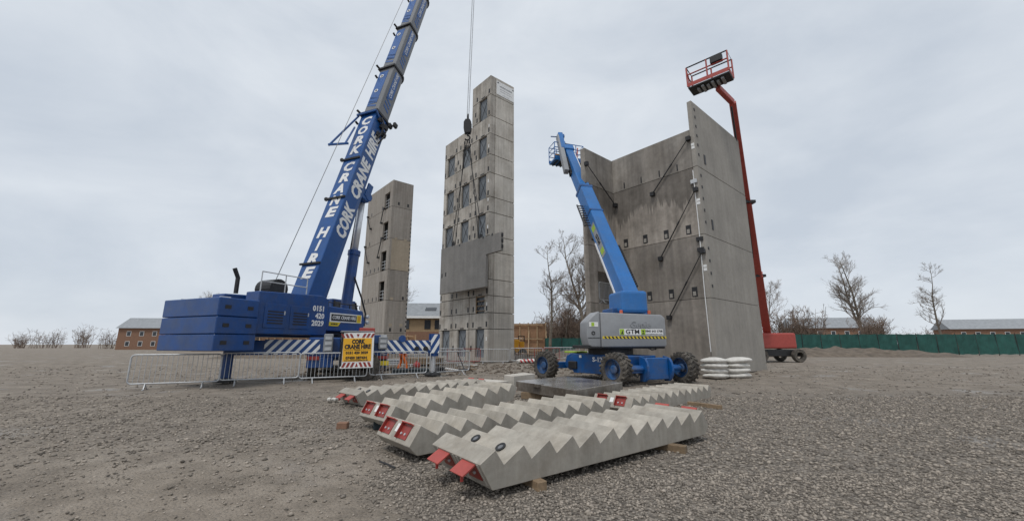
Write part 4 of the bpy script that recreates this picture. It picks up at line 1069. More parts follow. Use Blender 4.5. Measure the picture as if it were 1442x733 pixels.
# ------------------------------------------------------------------ red lift, only its basket shows over the wall
RL = thing('boom_lift', 'red boom lift whose basket hangs in the sky above the core wall', 'boom lift', (24, 38, 0))
rx = V((.74, -.67, 0)).normalized(); ry = V((.67, .74, 0)).normalized(); RC = V((13.05, 23.2, 18.3))
def rq(x, y, z): return RC + rx * x + ry * y + UP * z
RX = (rx, ry, UP)
m = MB(); m.obox(rq(0, 0, 0), (2.5, 1.1, .1), RX); fl = m.build('basket_floor', 'steel_dark', RL, bevel=.02, world=True)
m = MB(); m.obox(rq(0, -.56, .2), (2.5, .03, .26), RX); m.obox(rq(0, .56, .2), (2.5, .03, .26), RX); m.obox(rq(-1.25, 0, .2), (.03, 1.1, .26), RX); m.obox(rq(1.25, 0, .2), (.03, 1.1, .26), RX); m.build('kick_plate', 'red_light', RL, world=True)
m = MB(); m.tube([rq(-1.25, -.56, 1.5), rq(1.25, -.56, 1.5), rq(1.25, .56, 1.5), rq(-1.25, .56, 1.5), rq(-1.25, -.56, 1.5)], .045, 6); m.build('top_rail', 'steel_dark', RL, world=True)
m = MB()
for y in (-.56, .56): m.tube([rq(-1.25, y, .95), rq(1.25, y, .95)], .045, 6)
m.tube([rq(-1.25, -.56, .9), rq(-1.25, .56, .9)], .045, 6)
for x, y in ((-1.25, -.56), (-1.25, .56), (1.25, -.56), (1.25, .56), (0, -.56), (0, .56)): m.tube([rq(x, y, .1), rq(x, y, 1.5)], .05, 6)
m.tube([rq(-1.25, -.56, 1.3), rq(-1.25, -.2, 1.0), rq(-1.25, -.2, .5), rq(-1.25, -.5, .3)], .04, 6); m.build('guard_rail', 'red_light', RL, world=True)
m = MB(); m.obox(rq(.6, -.5, 1.25), (.7, .35, .5), RX); m.build('control_box', 'black', RL, bevel=.03, world=True)
m = MB()
for k in range(6): m.obox(rq(-.7 + k * .3, .0, -.12), (.16, .5 + .3 * (k % 2), .12), RX)
m.build('floor_beam', 'hood_grey', RL, world=True)
ra = rq(.3, .4, -.2); rb_ = V((24, 38, 2.6)); rm_ = ra + V((1.6, 1.2, -.3))
m = MB(); m.bar(ra, rm_, .3, .36); m.build('jib', 'red_light', RL, bevel=.03, world=True)
for t0, t1, wd in ((0, .38, .42), (.36, .7, .52), (.68, 1.0, .64)):
    m = MB(); m.bar(rm_.lerp(rb_, t0), rm_.lerp(rb_, t1), wd, wd * 1.15); m.build('boom_section', 'red_light', RL, bevel=.03, world=True)
m = MB(); m.tube([rm_ + V((-.3, -.3, -.5)), rm_.lerp(rb_, .5) + V((-.4, -.3, 0)), rb_ + V((-.45, -.3, .5))], .06, 6); m.build('hydraulic_hose', 'black', RL, world=True)
for t_ in (.36, .69): MB().obox(rm_.lerp(rb_, t_), (.8, .8, .22)).build('boom_collar', 'steel_dark', RL, world=True)
m = MB(); m.obox((24.3, 38.4, 1.9), (3.6, 2.4, 1.4)); m.build('engine_cover', 'red_light', RL, bevel=.12, seg=2, world=True)
m = MB(); m.obox((24.2, 38.2, .8), (4.4, 2.0, .6)); m.build('chassis', 'steel_dark', RL, bevel=.04, world=True)
for x in (-1.7, 1.7):
    for y in (-1.3, 1.3): MB().lathe([(.3, -.2), (.55, -.22), (.6, -.12), (.6, .12), (.55, .22), (.3, .2)], (24.2 + x, 38.2 + y, .58), (0, 1, 0), 22).build('wheel', 'rubber', RL, world=True)

# ------------------------------------------------------------------ precast stair flights
FW = 1.1
def flight_profile(n=12):
    p = [(0, 0), (-.17, .28)]; e = .3909 * (12 - n)
    for k in range(n):
        x = .03 + .3909 * k; p.append((x, .395))
        if k < n - 1: p.append((x + .112, .236))
    return p + [(4.5 - e, .135), (4.40 - e, .03), (4.36 - e, 0)]
def make_flight(label, nt=12):
    t = thing('stair_flight', label, 'stairs', (0, 0, 0), 0, 'precast stair flights laid out on the gravel')
    M = Matrix(((1, 0, 0), (0, 0, -1), (0, 1, 0))).to_4x4()            # (u, v, w) -> (u, -w, v)
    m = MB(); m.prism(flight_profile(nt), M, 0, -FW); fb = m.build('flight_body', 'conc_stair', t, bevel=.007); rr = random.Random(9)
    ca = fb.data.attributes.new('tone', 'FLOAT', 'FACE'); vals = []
    for q in fb.data.polygons:                      # each tread trowelled a little differently, arrises worn paler, rest darkened for contrast
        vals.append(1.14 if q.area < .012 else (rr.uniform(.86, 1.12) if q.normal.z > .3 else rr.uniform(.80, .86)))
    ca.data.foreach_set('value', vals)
    # lifting sockets in the second tread
    for y in (.28, .82):
        c = V((.295, y, .335)); nrm_ = V((-.485, 0, .875)).normalized()
        q = MB().lathe([(.066, -.004), (.066, .006), (.036, .006), (.036, -.004)], c, nrm_, 20).build('lifting_socket', 'steel_dark', t)
        MB().lathe([(.037, 0), (.037, .002), (.001, .002), (.001, 0)], c, nrm_, 16).build('socket_base', 'grey_paint', q)
    # end A: folded landing brackets sticking out of the leaning face
    e0 = V((0, 0, 0)); e1 = V((-.17, 0, .28)); ed = (e1 - e0).normalized(); en = V((-ed.z, 0, ed.x)); Y = V((0, 1, 0))
    for y in (.24, .80):
        c = e0.lerp(e1, .60) + Y * y
        o = MB().obox(c + en * .004, (.26, .20, .012), (Y, ed, en)).build('landing_bracket', 'red', t)
        fl_ = V((-.86, 0, -.5)).normalized(); tip = e0.lerp(e1, .90) + Y * y
        MB().obox(tip + fl_ * .085 + en * .004, (.27, .18, .014), (Y, fl_, Y.cross(fl_))).build('bracket_flap', 'red_light', o)
        MB().obox(tip + fl_ * .165 + V((0, -.10, -.03)), (.03, .014, .06)).build('bracket_lug', 'red', o)
        m = MB()
        for d in (-.06, .06): m.lathe([(.018, 0), (.018, .02)], c + Y * d + en * .01, en, 8, closed=False)
        m.build('bolt_head', 'galv', o)
    m = MB()
    for y in (.06, .40, .50, .58, .96): m.obox(e0.lerp(e1, .55) + Y * y + en * .002, (.022, .26, .01), (Y, ed, en))
    tag(m.build('shutter_rib', 'conc_lightened', t), kind='stuff')
    # end B: recessed red plates with bolts and a white tag between them
    e_ = .3909 * (12 - nt); f1 = V((4.33 - e_, 0, .39)); f0 = V((4.5 - e_, 0, .135)); fd = (f1 - f0).normalized(); fn = V((fd.z, 0, -fd.x))
    if fn.x < 0: fn = -fn
    for y in (.27, .80):
        c = f0.lerp(f1, .52) + Y * y
        o = MB().obox(c + fn * .006, (.24, .20, .014), (Y, fd, fn)).build('landing_bracket', 'red', t)
        MB().obox(f0.lerp(f1, .90) + Y * y + fn * .035, (.28, .014, .08), (Y, fd, fn)).build('bracket_flap', 'red_light', o)
        MB().obox(c - Y * .13 + fn * .03, (.014, .22, .06), (Y, fd, fn)).build('bracket_cheek', 'red', o)
        m = MB()
        for d in (-.055, .055): m.lathe([(.018, 0), (.018, .018)], c + Y * d + fn * .012 - fd * .03, fn, 8, closed=False)
        m.build('bolt_head', 'galv', o)
    MB().obox(f0.lerp(f1, .62) + Y * .54 + fn * .004, (.10, .12, .006), (Y, fd, fn)).build('paper_tag', 'white', t)
    return t
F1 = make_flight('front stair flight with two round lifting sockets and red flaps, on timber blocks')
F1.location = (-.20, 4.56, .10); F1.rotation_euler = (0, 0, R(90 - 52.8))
XF[F1.name] = Matrix.Identity(4)
def place_flipped(sb, az, z, label, tilt=0.0, src=None, ln=4.36):
    d = V((math.sin(R(az)), math.cos(R(az)), 0)); yd = V((math.cos(R(az)), -math.sin(R(az)), 0))     # yd = towards camera side
    rz = R(90 - az) + math.pi
    rot = Matrix.Rotation(rz, 4, 'Z') @ Matrix.Rotation(tilt, 4, 'Y')
    # flight point (4.36, FW, 0) must land on sb
    o = V((sb[0], sb[1], z)) - (rot @ V((ln, FW, 0)))
    c = src or copy_tree(F1, o, 0, label); c.location = o; c.rotation_euler = rot.to_euler(); return c
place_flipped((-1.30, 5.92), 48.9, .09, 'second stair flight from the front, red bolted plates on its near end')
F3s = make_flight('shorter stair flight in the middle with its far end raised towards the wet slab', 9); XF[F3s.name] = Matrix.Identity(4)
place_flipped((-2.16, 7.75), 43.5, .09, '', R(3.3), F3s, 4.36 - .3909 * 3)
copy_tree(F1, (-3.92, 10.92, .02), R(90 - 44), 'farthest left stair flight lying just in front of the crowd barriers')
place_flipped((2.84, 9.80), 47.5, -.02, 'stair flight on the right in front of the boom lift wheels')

# timber bearers
def block(c, sz, rz, label):
    t = MB(); t.obox((0, 0, sz[2] / 2), sz); o = t.build('timber_block', 'timber', None, bevel=.008); o.location = c; o.rotation_euler = (0, 0, rz)
    tag(o, label, 'timber block', 'timber blocks under the stair flights'); return o
az1 = R(90 - 52.8)
d1 = V((math.cos(az1), math.sin(az1), 0)); y1 = V((-d1.y, d1.x, 0))
o1 = V((-.20, 4.56, 0))
for s_, y_, ln_, lab in ((.62, .10, .42, 'short timber block under the near end of the front stair flight'), (3.3, .05, .55, 'pale timber block sticking out under the far part of the front flight')):
    p = o1 + d1 * s_ + y1 * y_; block((p.x, p.y, -.01), (ln_, .125, .115), az1 + math.pi / 2 - (.12 if s_ < 1 else -.25), lab)
block((-.9, 6.9, -.01), (.9, .1, .105), az1 + math.pi / 2, 'timber block under the second stair flight')
block((-.45, 9.2, -.01), (.9, .22, .21), az1 + math.pi / 2, 'thick timber block propping the raised end of the middle flight')
block((5.05, 11.0, -.02), (.9, .1, .1), R(42) + math.pi / 2 - .1, 'timber block peeping out under the right hand stair flight')
block((-3.0, 11.7, -.02), (.9, .1, .1), R(46) + math.pi / 2, 'timber block under the far left stair flight')

# slabs lying behind the flights
def slab(cs, z0, z1, label, mat, notch=None):
    c = sum((V((p[0], p[1], 0)) for p in cs), V()) / len(cs)
    t = thing('concrete_slab', label, 'concrete slab', (c.x, c.y, z0), 0)
    m = MB(); m.prism(cs, Matrix.Identity(4), z0, z1); m.build('slab_body', mat, t, bevel=.012, world=True)
    if notch: MB().obox(notch, (.34, .2, .09), (V((.5, -.86, 0)), V((.86, .5, 0)), UP)).build('edge_recess', 'conc_slab', t, world=True)
    return t
slab([(.12, 13.2), (1.62, 10.62), (3.4, 12.75), (1.95, 15.1)], .17, .45, 'wide wet concrete slab lying flat in front of the boom lift', 'conc_slab', (.75, 12.15, .42))
slab([(-.30, 15.6), (.06, 15.0), (.90, 16.2), (.5, 16.9)], .12, .46, 'small pale concrete slab behind the wet one', 'conc_lightened')
slab([(-1.9, 14.9), (-.75, 14.2), (-.1, 15.0), (-1.2, 15.9)], .08, .30, 'low concrete slab beside the end of the far flight', 'conc_lightened')
for (x, y, l) in ((.75, 12.5, 'block under the left of the wet slab'), (1.75, 11.6, 'dark timber block under the front corner of the wet slab'), (2.2, 13.2, 'timber block under the back of the wet slab')):
    block((x, y, -.02), (1.0, .14, .195), R(-25), l if l.startswith('dark') or l.startswith('timber') else 'timber ' + l)
# red offcuts by the slab
for k, (x, y, rz) in enumerate(((-1.55, 14.6, .3), (-1.05, 13.9, -.2))):
    o = MB().box(-.22, .22, -.1, .1, .0, .06).build('painted_steel_plate', 'red_light', None, bevel=.008); o.location = (x, y, .31 if k == 0 else .02); o.rotation_euler = (0, .05, rz)
    tag(o, ('red steel plate lying on the low slab', 'red steel plate on the ground by the far flight')[k], 'steel plate')
# ------------------------------------------------------------------ crowd barriers
def make_barrier(mat, label, ln=2.72, ht=1.24, bars=17, group='crowd barriers round the work area'):
    t = thing('crowd_barrier', label, 'barrier', (0, 0, 0), 0, group)
    h = ln / 2; r = .12; z0, z1 = .22, ht
    pts = []
    for cx, cz, a0 in ((h - r, z1 - r, 0), (-h + r, z1 - r, 90), (-h + r, z0 + r, 180), (h - r, z0 + r, 270)):
        for k in range(5): a = R(a0 + k * 22.5); pts.append((cx + r * math.cos(a), 0, cz + r * math.sin(a)))
    pts.append(pts[0]); MB().tube(pts, .029, 7, cap=False).build('barrier_frame', mat, t, smooth=True)
    me = None
    for k in range(bars):
        x = -h + (k + 1) * ln / (bars + 1)
        if me is None: o = MB().tube([(0, 0, z0), (0, 0, z1)], .010, 5).build('upright_bar', mat, t); me = o.data
        else: o = link('upright_bar', me, t)
        o.location = (x, 0, 0)
    for x in (-h * .62, h * .62): MB().tube([(x, 0, z0), (x + .02, -.16, .03), (x + .02, -.30, .0)], .022, 6).tube([(x, 0, z0), (x + .02, .16, .03), (x + .02, .30, .0)], .022, 6).build('foot', mat, t)
    return t
BR = make_barrier('galv', 'galvanised barrier right in front of the yellow crane hire sign')
def put(o, x, y, az, first, label=None, tilt=None):
    if first: o.location = (x, y, gh(x, y)); o.rotation_euler = (0, 0, R(90 - az)); return o
    return copy_tree(o, (x, y, gh(x, y)), R(90 - az), label, None, tilt)
put(BR, -7.75, 17.95, 62, True)
put(BR, -5.35, 19.5, 57, False, 'galvanised barrier below the striped outrigger beam')
put(BR, -3.25, 21.7, 40, False, 'galvanised barrier standing by the outrigger foot, turned away')
put(BR, -10.15, 16.65, 62, False, 'galvanised barrier left of the sign, under the crane counterweight')
put(BR, -12.55, 15.4, 64, False, 'galvanised barrier at the far left end of the front row')
for k, (x, y, az, l) in enumerate(((-1.6, 34.3, 88, 'galvanised barrier at the foot of the tall tower, under its corner'), (1.25, 34.6, 84, 'galvanised barrier just right of the tall tower foot'),
                                   (-6.6, 33.6, 80, 'galvanised barrier before the left door of the tall tower'), (4.3, 38.5, 75, 'galvanised barrier by the red and white bags'), (8.5, 39.5, 88, 'galvanised barrier behind the left tyre of the blue lift'))):
    put(BR, x, y, az, False, l)
RBR = make_barrier('red', 'red barrier across the doors of the tall tower', group='red barriers')
put(RBR, -4.0, 33.9, 86, True)
put(RBR, 3.2, 37.0, 62, False, 'red barrier slanting beside the red and white bags')
# barrier in the upper opening of the right core
CB = make_barrier('galv', 'barrier closing the dark upper opening in the core wall', ln=1.6, ht=1.3, bars=11, group='barriers in wall openings')
c_ = XF[C3.name] @ V((-1.12, 1.9, 4.06)); CB.location = c_; CB.rotation_euler = (0, 0, A41)
MB_ = None
pole = MB().tube([(-2.55, 22.9, .0), (-3.15, 23.2, 1.25)], .03, 6).build('leaning_pole', 'steel_dark'); tag(pole, 'dark steel pole leaning against the turned barrier', 'pole')

# ------------------------------------------------------------------ people
def skinned(name, mat, verts, edges, parent, sub=2):
    me = bpy.data.meshes.new(name); me.from_pydata([v[:3] for v in verts], edges, [])
    o = bpy.data.objects.new(name, me); col.objects.link(o)
    sk = o.modifiers.new('skin', 'SKIN'); sl = me.skin_vertices[0].data
    for i, v in enumerate(verts):
        r = v[3]; sl[i].radius = (r, r) if not hasattr(r, '__len__') else r
    sl[0].use_root = True
    sb = o.modifiers.new('sub', 'SUBSURF'); sb.levels = sub; sb.render_levels = sub
    dg = bpy.context.evaluated_depsgraph_get(); dg.update()
    m2 = bpy.data.meshes.new_from_object(o.evaluated_get(dg))
    bpy.data.objects.remove(o); bpy.data.meshes.remove(me)
    m2.materials.clear(); m2.materials.append(MT[mat]); m2.polygons.foreach_set('use_smooth', [True] * len(m2.polygons)); m2.name = name
    return link(name, m2, parent)
def person(label, loc, rz, trousers, jacket, helmet, bend=.35, stride=.16, scale=1.12):
    t = thing('person', label, 'person', loc, rz); t.scale = (scale,) * 3
    # local: faces +y; hips at .92; torso bent forward by "bend"
    sb, cb_ = math.sin(bend), math.cos(bend); hp = V((0, -.05, .92))
    def tor(d, x=0, f=0): return V((x, hp.y + d * sb + f * cb_, hp.z + d * cb_ - f * sb))
    ch = tor(.30); nk = tor(.50); hd = tor(.60, 0, .03); hd2 = tor(.74, 0, .04)
    legs = []
    for s in (-1, 1): legs.append([V((s * .10, -.05, .88)), V((s * .12, stride * s * .6 + .03, .48)), V((s * .13, stride * s, .09)), V((s * .14, stride * s + .15, .04))])
    arms = []
    for s in (-1, 1): arms.append([tor(.45, s * .19), tor(.17, s * .26, .06), tor(.05, s * .22, .26), tor(.02, s * .2, .34)])
    def vv(p, r): return (p.x, p.y, p.z, r)
    vs = [vv(hp, .13), vv(ch, (.15, .12)), vv(nk, .065), vv(hd, .085), vv(hd2, .085)]; es = [(0, 1), (1, 2), (2, 3), (3, 4)]
    for l_ in legs:
        b = len(vs); vs += [vv(l_[0], .085), vv(l_[1], .06), vv(l_[2], .042), vv(l_[3], .04)]; es += [(0, b), (b, b + 1), (b + 1, b + 2), (b + 2, b + 3)]
    for a in arms:
        b = len(vs); vs += [vv(a[0], .055), vv(a[1], .042), vv(a[2], .032), vv(a[3], (.035, .02))]; es += [(1, b), (b, b + 1), (b + 1, b + 2), (b + 2, b + 3)]
        w_ = a[3]; dr = (a[3] - a[2]).normalized(); sx_ = V((1, 0, 0))
        hand = b + 3
        for k in range(4):
            p = w_ + sx_ * (.024 * (k - 1.5)) + dr * .045; q = p + dr * (.03 + .005 * (k in (1, 2))) + V((0, 0, -.014)); i0 = len(vs)
            vs += [vv(p, .009), vv(q, .008)]; es += [(hand, i0), (i0, i0 + 1)]
        i0 = len(vs); sg_ = 1 if a[0].x < 0 else -1
        vs += [vv(w_ + sx_ * .045 * sg_ + dr * .02, .010)]; es += [(hand, i0)]
    skinned('body', 'skin', vs, es, t)
    tv = [vv(hp + V((0, 0, .04)), .15)]; te = []
    for l_ in legs:
        b = len(tv); tv += [vv(l_[0], .105), vv(l_[1], .082), vv(l_[2] + V((0, 0, .02)), .072)]; te += [(0, b), (b, b + 1), (b + 1, b + 2)]
    skinned('trousers', trousers, tv, te, t)
    jv = [vv(hp + V((0, 0, .02)), .16), vv(ch, (.185, .15)), vv(tor(.44), (.13, .11))]; je = [(0, 1), (1, 2)]
    for a in arms:
        b = len(jv); jv += [vv(a[0], .075), vv(a[1], .06), vv(a[2], .05)]; je += [(1, b), (b, b + 1), (b + 1, b + 2)]
    skinned('jacket', jacket, jv, je, t)
    for l_ in legs: MB().ball(l_[3] + V((0, -.06, .02)), (.055, .15, .065), 10, 7).build('boot', 'black', t, smooth=True)
    MB().ball(hd2 + V((0, 0, .05)), (.125, .145, .105), 14, 8).lathe([(.155, 0), (.155, .015), (.1, .02), (.1, 0)], hd2 + V((0, .02, .03)), (0, 0, 1), 16).build('hard_hat', helmet, t, smooth=True)
    nose = hd.lerp(hd2, .45) + V((0, .1, 0)); MB().ball(nose, (.013, .02, .02), 6, 5).build('nose', 'skin', t, smooth=True)
    for x in (-.033, .033): MB().ball(hd.lerp(hd2, .65) + V((x, .085, 0)), .011, 6, 5).build('eye', 'black', t)
    for x in (-.085, .085): MB().ball(hd.lerp(hd2, .55) + V((x, .0, 0)), (.014, .025, .035), 6, 5).build('ear', 'skin', t)
    MB().obox(hd.lerp(hd2, .18) + V((0, .088, 0)), (.05, .012, .01)).build('mouth', 'red_light', t)
    return t
person('worker in orange trousers walking behind the striped outrigger beam', (-6.45, 24.2, gh(-6.45, 24.2)), R(-70), 'hivis_orange', 'hivis_orange', 'white', .75, .22, 1.08)
person('worker in blue jeans standing behind the crane tail lamp', (-7.75, 24.6, gh(-7.75, 24.6)), R(20), 'denim', 'hivis_orange', 'white', .8, .1, 1.02)

# ------------------------------------------------------------------ bits and pieces on the ground
def small(name, mb, mat, label, cat, loc=(0, 0, 0), rz=0, bevel=0, group=None):
    o = mb.build(name, mat, None, bevel=bevel); o.location = loc; o.rotation_euler = (0, 0, rz); return tag(o, label, cat, group)
small('timber_stick', MB().tube([(-.22, .02, .03), (0, 0, .035), (.2, -.015, .03)], .012, 6), 'steel_dark', 'thin dark stick lying on the gravel in the foreground', 'stick', (-1.66, 5.74, 0), R(-40))
small('packing_shim', MB().box(-.1, .1, -.08, .08, 0, .12), 'brick_red', 'small rusty brown block lying on the bare earth at the left', 'block', (-3.3, 8.25, -.01), .1, .012)
small('packing_block', MB().box(-.1, .1, -.07, .07, 0, .16), 'teal', 'small black block beside the end of the middle stair flight', 'block', (-2.58, 8.2, -.01), .25, .015)
m = MB(); rr = random.Random(3)
for k in range(6): m.ball((rr.uniform(-.12, .12), rr.uniform(-.1, .1), .05 + rr.uniform(0, .06)), (rr.uniform(.04, .09), rr.uniform(.04, .08), rr.uniform(.03, .06)), 7, 5)
small('crumpled_bag', m, 'bag_white', 'crumpled white plastic rag on the ground left of the flights', 'rag', (-5.05, 11.75, -.01))
small('ground_mat', MB().box(-1.0, 1.0, -.55, .55, 0, .28), 'teal', 'low dark box on the ground under the outrigger beam', 'mat', (-5.65, 22.9, -.02), R(18), .02)
m = MB()
for k in range(10): m.tube([(rr.uniform(-.4, .1), rr.uniform(-.3, .3), .1 + .03 * k), (rr.uniform(0, .4), rr.uniform(-.3, .3), .12 + .03 * k), (rr.uniform(.1, .5), rr.uniform(-.2, .2), .1 + .02 * k)], .04, 5)
small('chain_heap', m, 'black', 'heap of dark chains and shackles beside the outrigger foot', 'chains', (-4.1, 22.6, -.02))
m = MB(); m.ball((0, 0, .2), (.24, .22, .22), 12, 8); m.tube([(0, 0, .4), (0, 0, .5)], .06, 8)
small('red_float', m, 'cone_red', 'round red plastic ball lying beyond the outrigger beam', 'ball', (-6.4, 27.6, gh(-6.4, 27.6)))
m = MB()
for k in range(8): m.ball((rr.uniform(-.8, .8), rr.uniform(-.25, .25), .14 + rr.uniform(0, .12)), (rr.uniform(.2, .4), rr.uniform(.15, .25), rr.uniform(.12, .2)), 9, 6)
small('folded_tarpaulin', m, stripe_mat('red_white_stripes', (.5, .04, .04), (.7, .7, .68), 3.2, 1, .6, .5), 'red and white striped sheeting heaped left of the lift tyre', 'sheeting', (1.75, 34.0, gh(1.75, 34.0)))
m = MB()
for k in range(5): m.ball((rr.uniform(-.5, .5), rr.uniform(-.2, .2), .12 + rr.uniform(0, .1)), (rr.uniform(.2, .35), rr.uniform(.15, .25), rr.uniform(.1, .2)), 9, 6)
small('sand_bag', m, 'bag_white', 'pile of white bags beside the striped sheeting', 'bags', (.95, 34.2, gh(.95, 34.2)))
# rubble and planks beyond the outrigger
for k in range(10):
    x, y = rr.uniform(-9, -2.5), rr.uniform(25, 31); ln = rr.uniform(.8, 2.2)
    small('scrap_timber', MB().obox((0, 0, .08), (ln, .14, .06)), ['timber', 'conc_far', 'steel_dark', 'white'][k % 4],
          ['plank', 'concrete offcut', 'steel strip', 'white plastic strip'][k % 4] + ' lying in the churned earth ' + ['by the worker', 'before the tall tower', 'behind the outrigger', 'beyond the dark mat', 'near the far towers', 'near the red ball', 'left of the tower doors', 'in the wheel ruts', 'past the barriers', 'at the rubble edge'][k], 'scrap', (x, y, gh(x, y)), rr.uniform(0, 3))
def clod(m, c, r):
    vs = [V((a, b, d)) * r * rr.uniform(.6, 1.35) for a, b, d in ((1.2, 0, 0), (-1.1, .1, 0), (0, 1, 0), (.1, -1, 0), (0, .1, .75), (0, 0, -.6), (.7, .6, .4), (-.6, -.6, .45))]
    q = Matrix.Rotation(rr.uniform(0, 6.28), 3, 'Z'); c = V(c)
    m.add([c + q @ v for v in vs], [(0, 6, 4), (6, 2, 4), (0, 2, 6), (2, 1, 4), (1, 7, 4), (7, 3, 4), (1, 3, 7), (3, 0, 4), (2, 0, 5), (1, 2, 5), (3, 1, 5), (0, 3, 5)])
m = MB()
for k in range(1500):
    x, y = rr.uniform(-12, 14), rr.uniform(22, 40); r = rr.uniform(.03, .13) * (1 if rr.random() < .9 else 1.6)
    if abs(x + 2) < 4 and y > 33: continue
    clod(m, (x, y, gh(x, y) + r * .1), r)
tag(m.build('rubble', 'earth', None, fix=False), 'clods and rubble strewn over the churned earth', kind='stuff')
# white sacks at the right edge
k = 0
WH = ['bottom', 'second', 'third', 'top']
for row in range(2):
    for c in range(4):
        m = MB(); m.ball((0, 0, 0), (.62, .42, .15), 22, 12); k += 1
        m.v = [tuple(V(p) * (1 + .16 * mnoise.noise(V(p) * 4 + V((k * 3, 0, 0))) + .07 * mnoise.noise(V(p) * 13 + V((k, 0, 0))))) for p in m.v]
        o = m.build('sack', 'bag_white', None, smooth=True); x, y = 9.72 + row * 1.3, 19.75 + row * .25
        o.location = (x + rr.uniform(-.06, .06), y + rr.uniform(-.05, .05), .12 + c * .235); o.rotation_euler = (rr.uniform(-.06, .06), rr.uniform(-.06, .06), rr.uniform(-.15, .15))
        tag(o, WH[c] + ' white sack of the ' + ('nearer' if row == 0 else 'farther') + ' pile beside the right lift tyre', 'sack', 'white sacks piled by the core wall')
# ------------------------------------------------------------------ background: earth bank, formwork, fences, house
def mound(name, cx, cy, lx, ly, h, label, rz=0, seed=1):
    vs = []; n, mm = 40, 16
    for j in range(mm + 1):
        for i in range(n + 1):
            u, v = i / n * 2 - 1, j / mm * 2 - 1; x, y = u * lx, v * ly
            f = max(0, 1 - abs(u) ** 3) * max(0, 1 - v * v); z = h * f * (.75 + .5 * mnoise.noise(V((x * .6 + seed, y * .6, seed)))) + .12 * f * mnoise.noise(V((x * 2.5, y * 2.5, seed)))
            vs.append((cx + x * math.cos(rz) - y * math.sin(rz), cy + x * math.sin(rz) + y * math.cos(rz), z - .15))
    fs = [(j * (n + 1) + i, j * (n + 1) + i + 1, (j + 1) * (n + 1) + i + 1, (j + 1) * (n + 1) + i) for j in range(mm) for i in range(n)]
    m = MB(); m.add(vs, fs); return tag(m.build(name, 'earth', None, smooth=True, fix=False), label, kind='structure')
mound('earth_bank', 12, 46, 9, 3, 1.9, 'dark bank of dug earth', .05, 2)
mound('earth_bank', -1, 43, 10, 2, .8, 'low bank of dug earth', 0, 5)
mound('earth_bank', -24, 50, 12, 4, 1.4, 'dark bank of dug earth', .1, 9)
mound('earth_bank', 40, 56, 20, 5, 1.6, 'dark bank of dug earth', -.1, 11)
# timber formwork wall with rakers
def formwork(x0, x1, y, az, hgt, label):
    c = V(((x0 + x1) / 2, y, 0)); t = thing('timber_hoarding', label, 'hoarding', tuple(c), R(az))
    ln = x1 - x0; n = int(round(ln / 1.42)); me = None
    for r_ in range(2):
        for k in range(n):
            if me is None: o = MB().box(-.69, .69, -.02, .02, 0, hgt / 2 - .03).build('plywood_sheet', 'plywood', t); me = o.data
            else: o = link('plywood_sheet', me, t)
            o.location = (-ln / 2 + (k + .5) * 1.42, 0, .2 + r_ * hgt / 2)
    for k in range(n + 1):
        x = -ln / 2 + k * 1.42; MB().box(x - .09, x + .09, -.2, -.03, 0, hgt + .3).build('upright_stud', 'pale_timber', t)
        if k % 2 == 0: MB().bar((x + .1, -.1, hgt * .8), (x - .3, -2.2, .05), .16, .12).build('raking_strut', 'pale_timber', t)
    for z in (.5, hgt * .5, hgt - .1): MB().box(-ln / 2, ln / 2, -.30, -.205, z, z + .16).build('waling_board', 'pale_timber', t)
    return t
formwork(-3.0, 5.0, 66, 4, 4.7, 'tall bare plywood formwork wall propped with timber struts right of the tall tower')
formwork(-46, -18, 74, 0, 3.0, 'long bare plywood hoarding at the far left behind the crane')
def net_fence(x0, x1, y, y2, hgt, label):
    t = thing('net_fence', label, 'fence', ((x0 + x1) / 2, y, 0)); n = max(2, int(abs(x1 - x0) / 2.6))
    for k in range(n):
        a = V((x0 + (x1 - x0) * k / n, y + (y2 - y) * k / n, 0)); b = V((x0 + (x1 - x0) * (k + 1) / n, y + (y2 - y) * (k + 1) / n, 0)); q = (b - a)
        m = MB(); nn = 6; pv = []
        for d in (-.015, .015):
            for i in range(nn + 1):
                for z in (.15, hgt * .5, hgt): pv.append(a + q * (.02 + .96 * i / nn) + V((0, d + .05 * math.sin(i * 2.1 + k + z), z + .04 * math.sin(i * 1.7 + k))))
        S = (nn + 1) * 3
        fs = []
        for i in range(nn):
            for j in range(2): v0 = i * 3 + j; fs.append((v0, v0 + 1, v0 + 4, v0 + 3)); fs.append((S + v0, S + v0 + 3, S + v0 + 4, S + v0 + 1))
        m.add(pv, fs); m.build('net_panel', 'net', t, world=True, fix=False)
        MB().tube([a, a + UP * (hgt + .15)], .05, 6).build('fence_post', 'steel_dark', t, world=True)
    MB().tube([(x1, y2, 0), (x1, y2, hgt + .15)], .05, 6).build('fence_post', 'steel_dark', t, world=True)
    return t
net_fence(5.2, 21, 64, 62, 2.5, 'green netted fence behind the earth bank and the blue lift')
net_fence(22, 75, 62, 58, 3.0, 'green netted fence far right beyond the core walls')
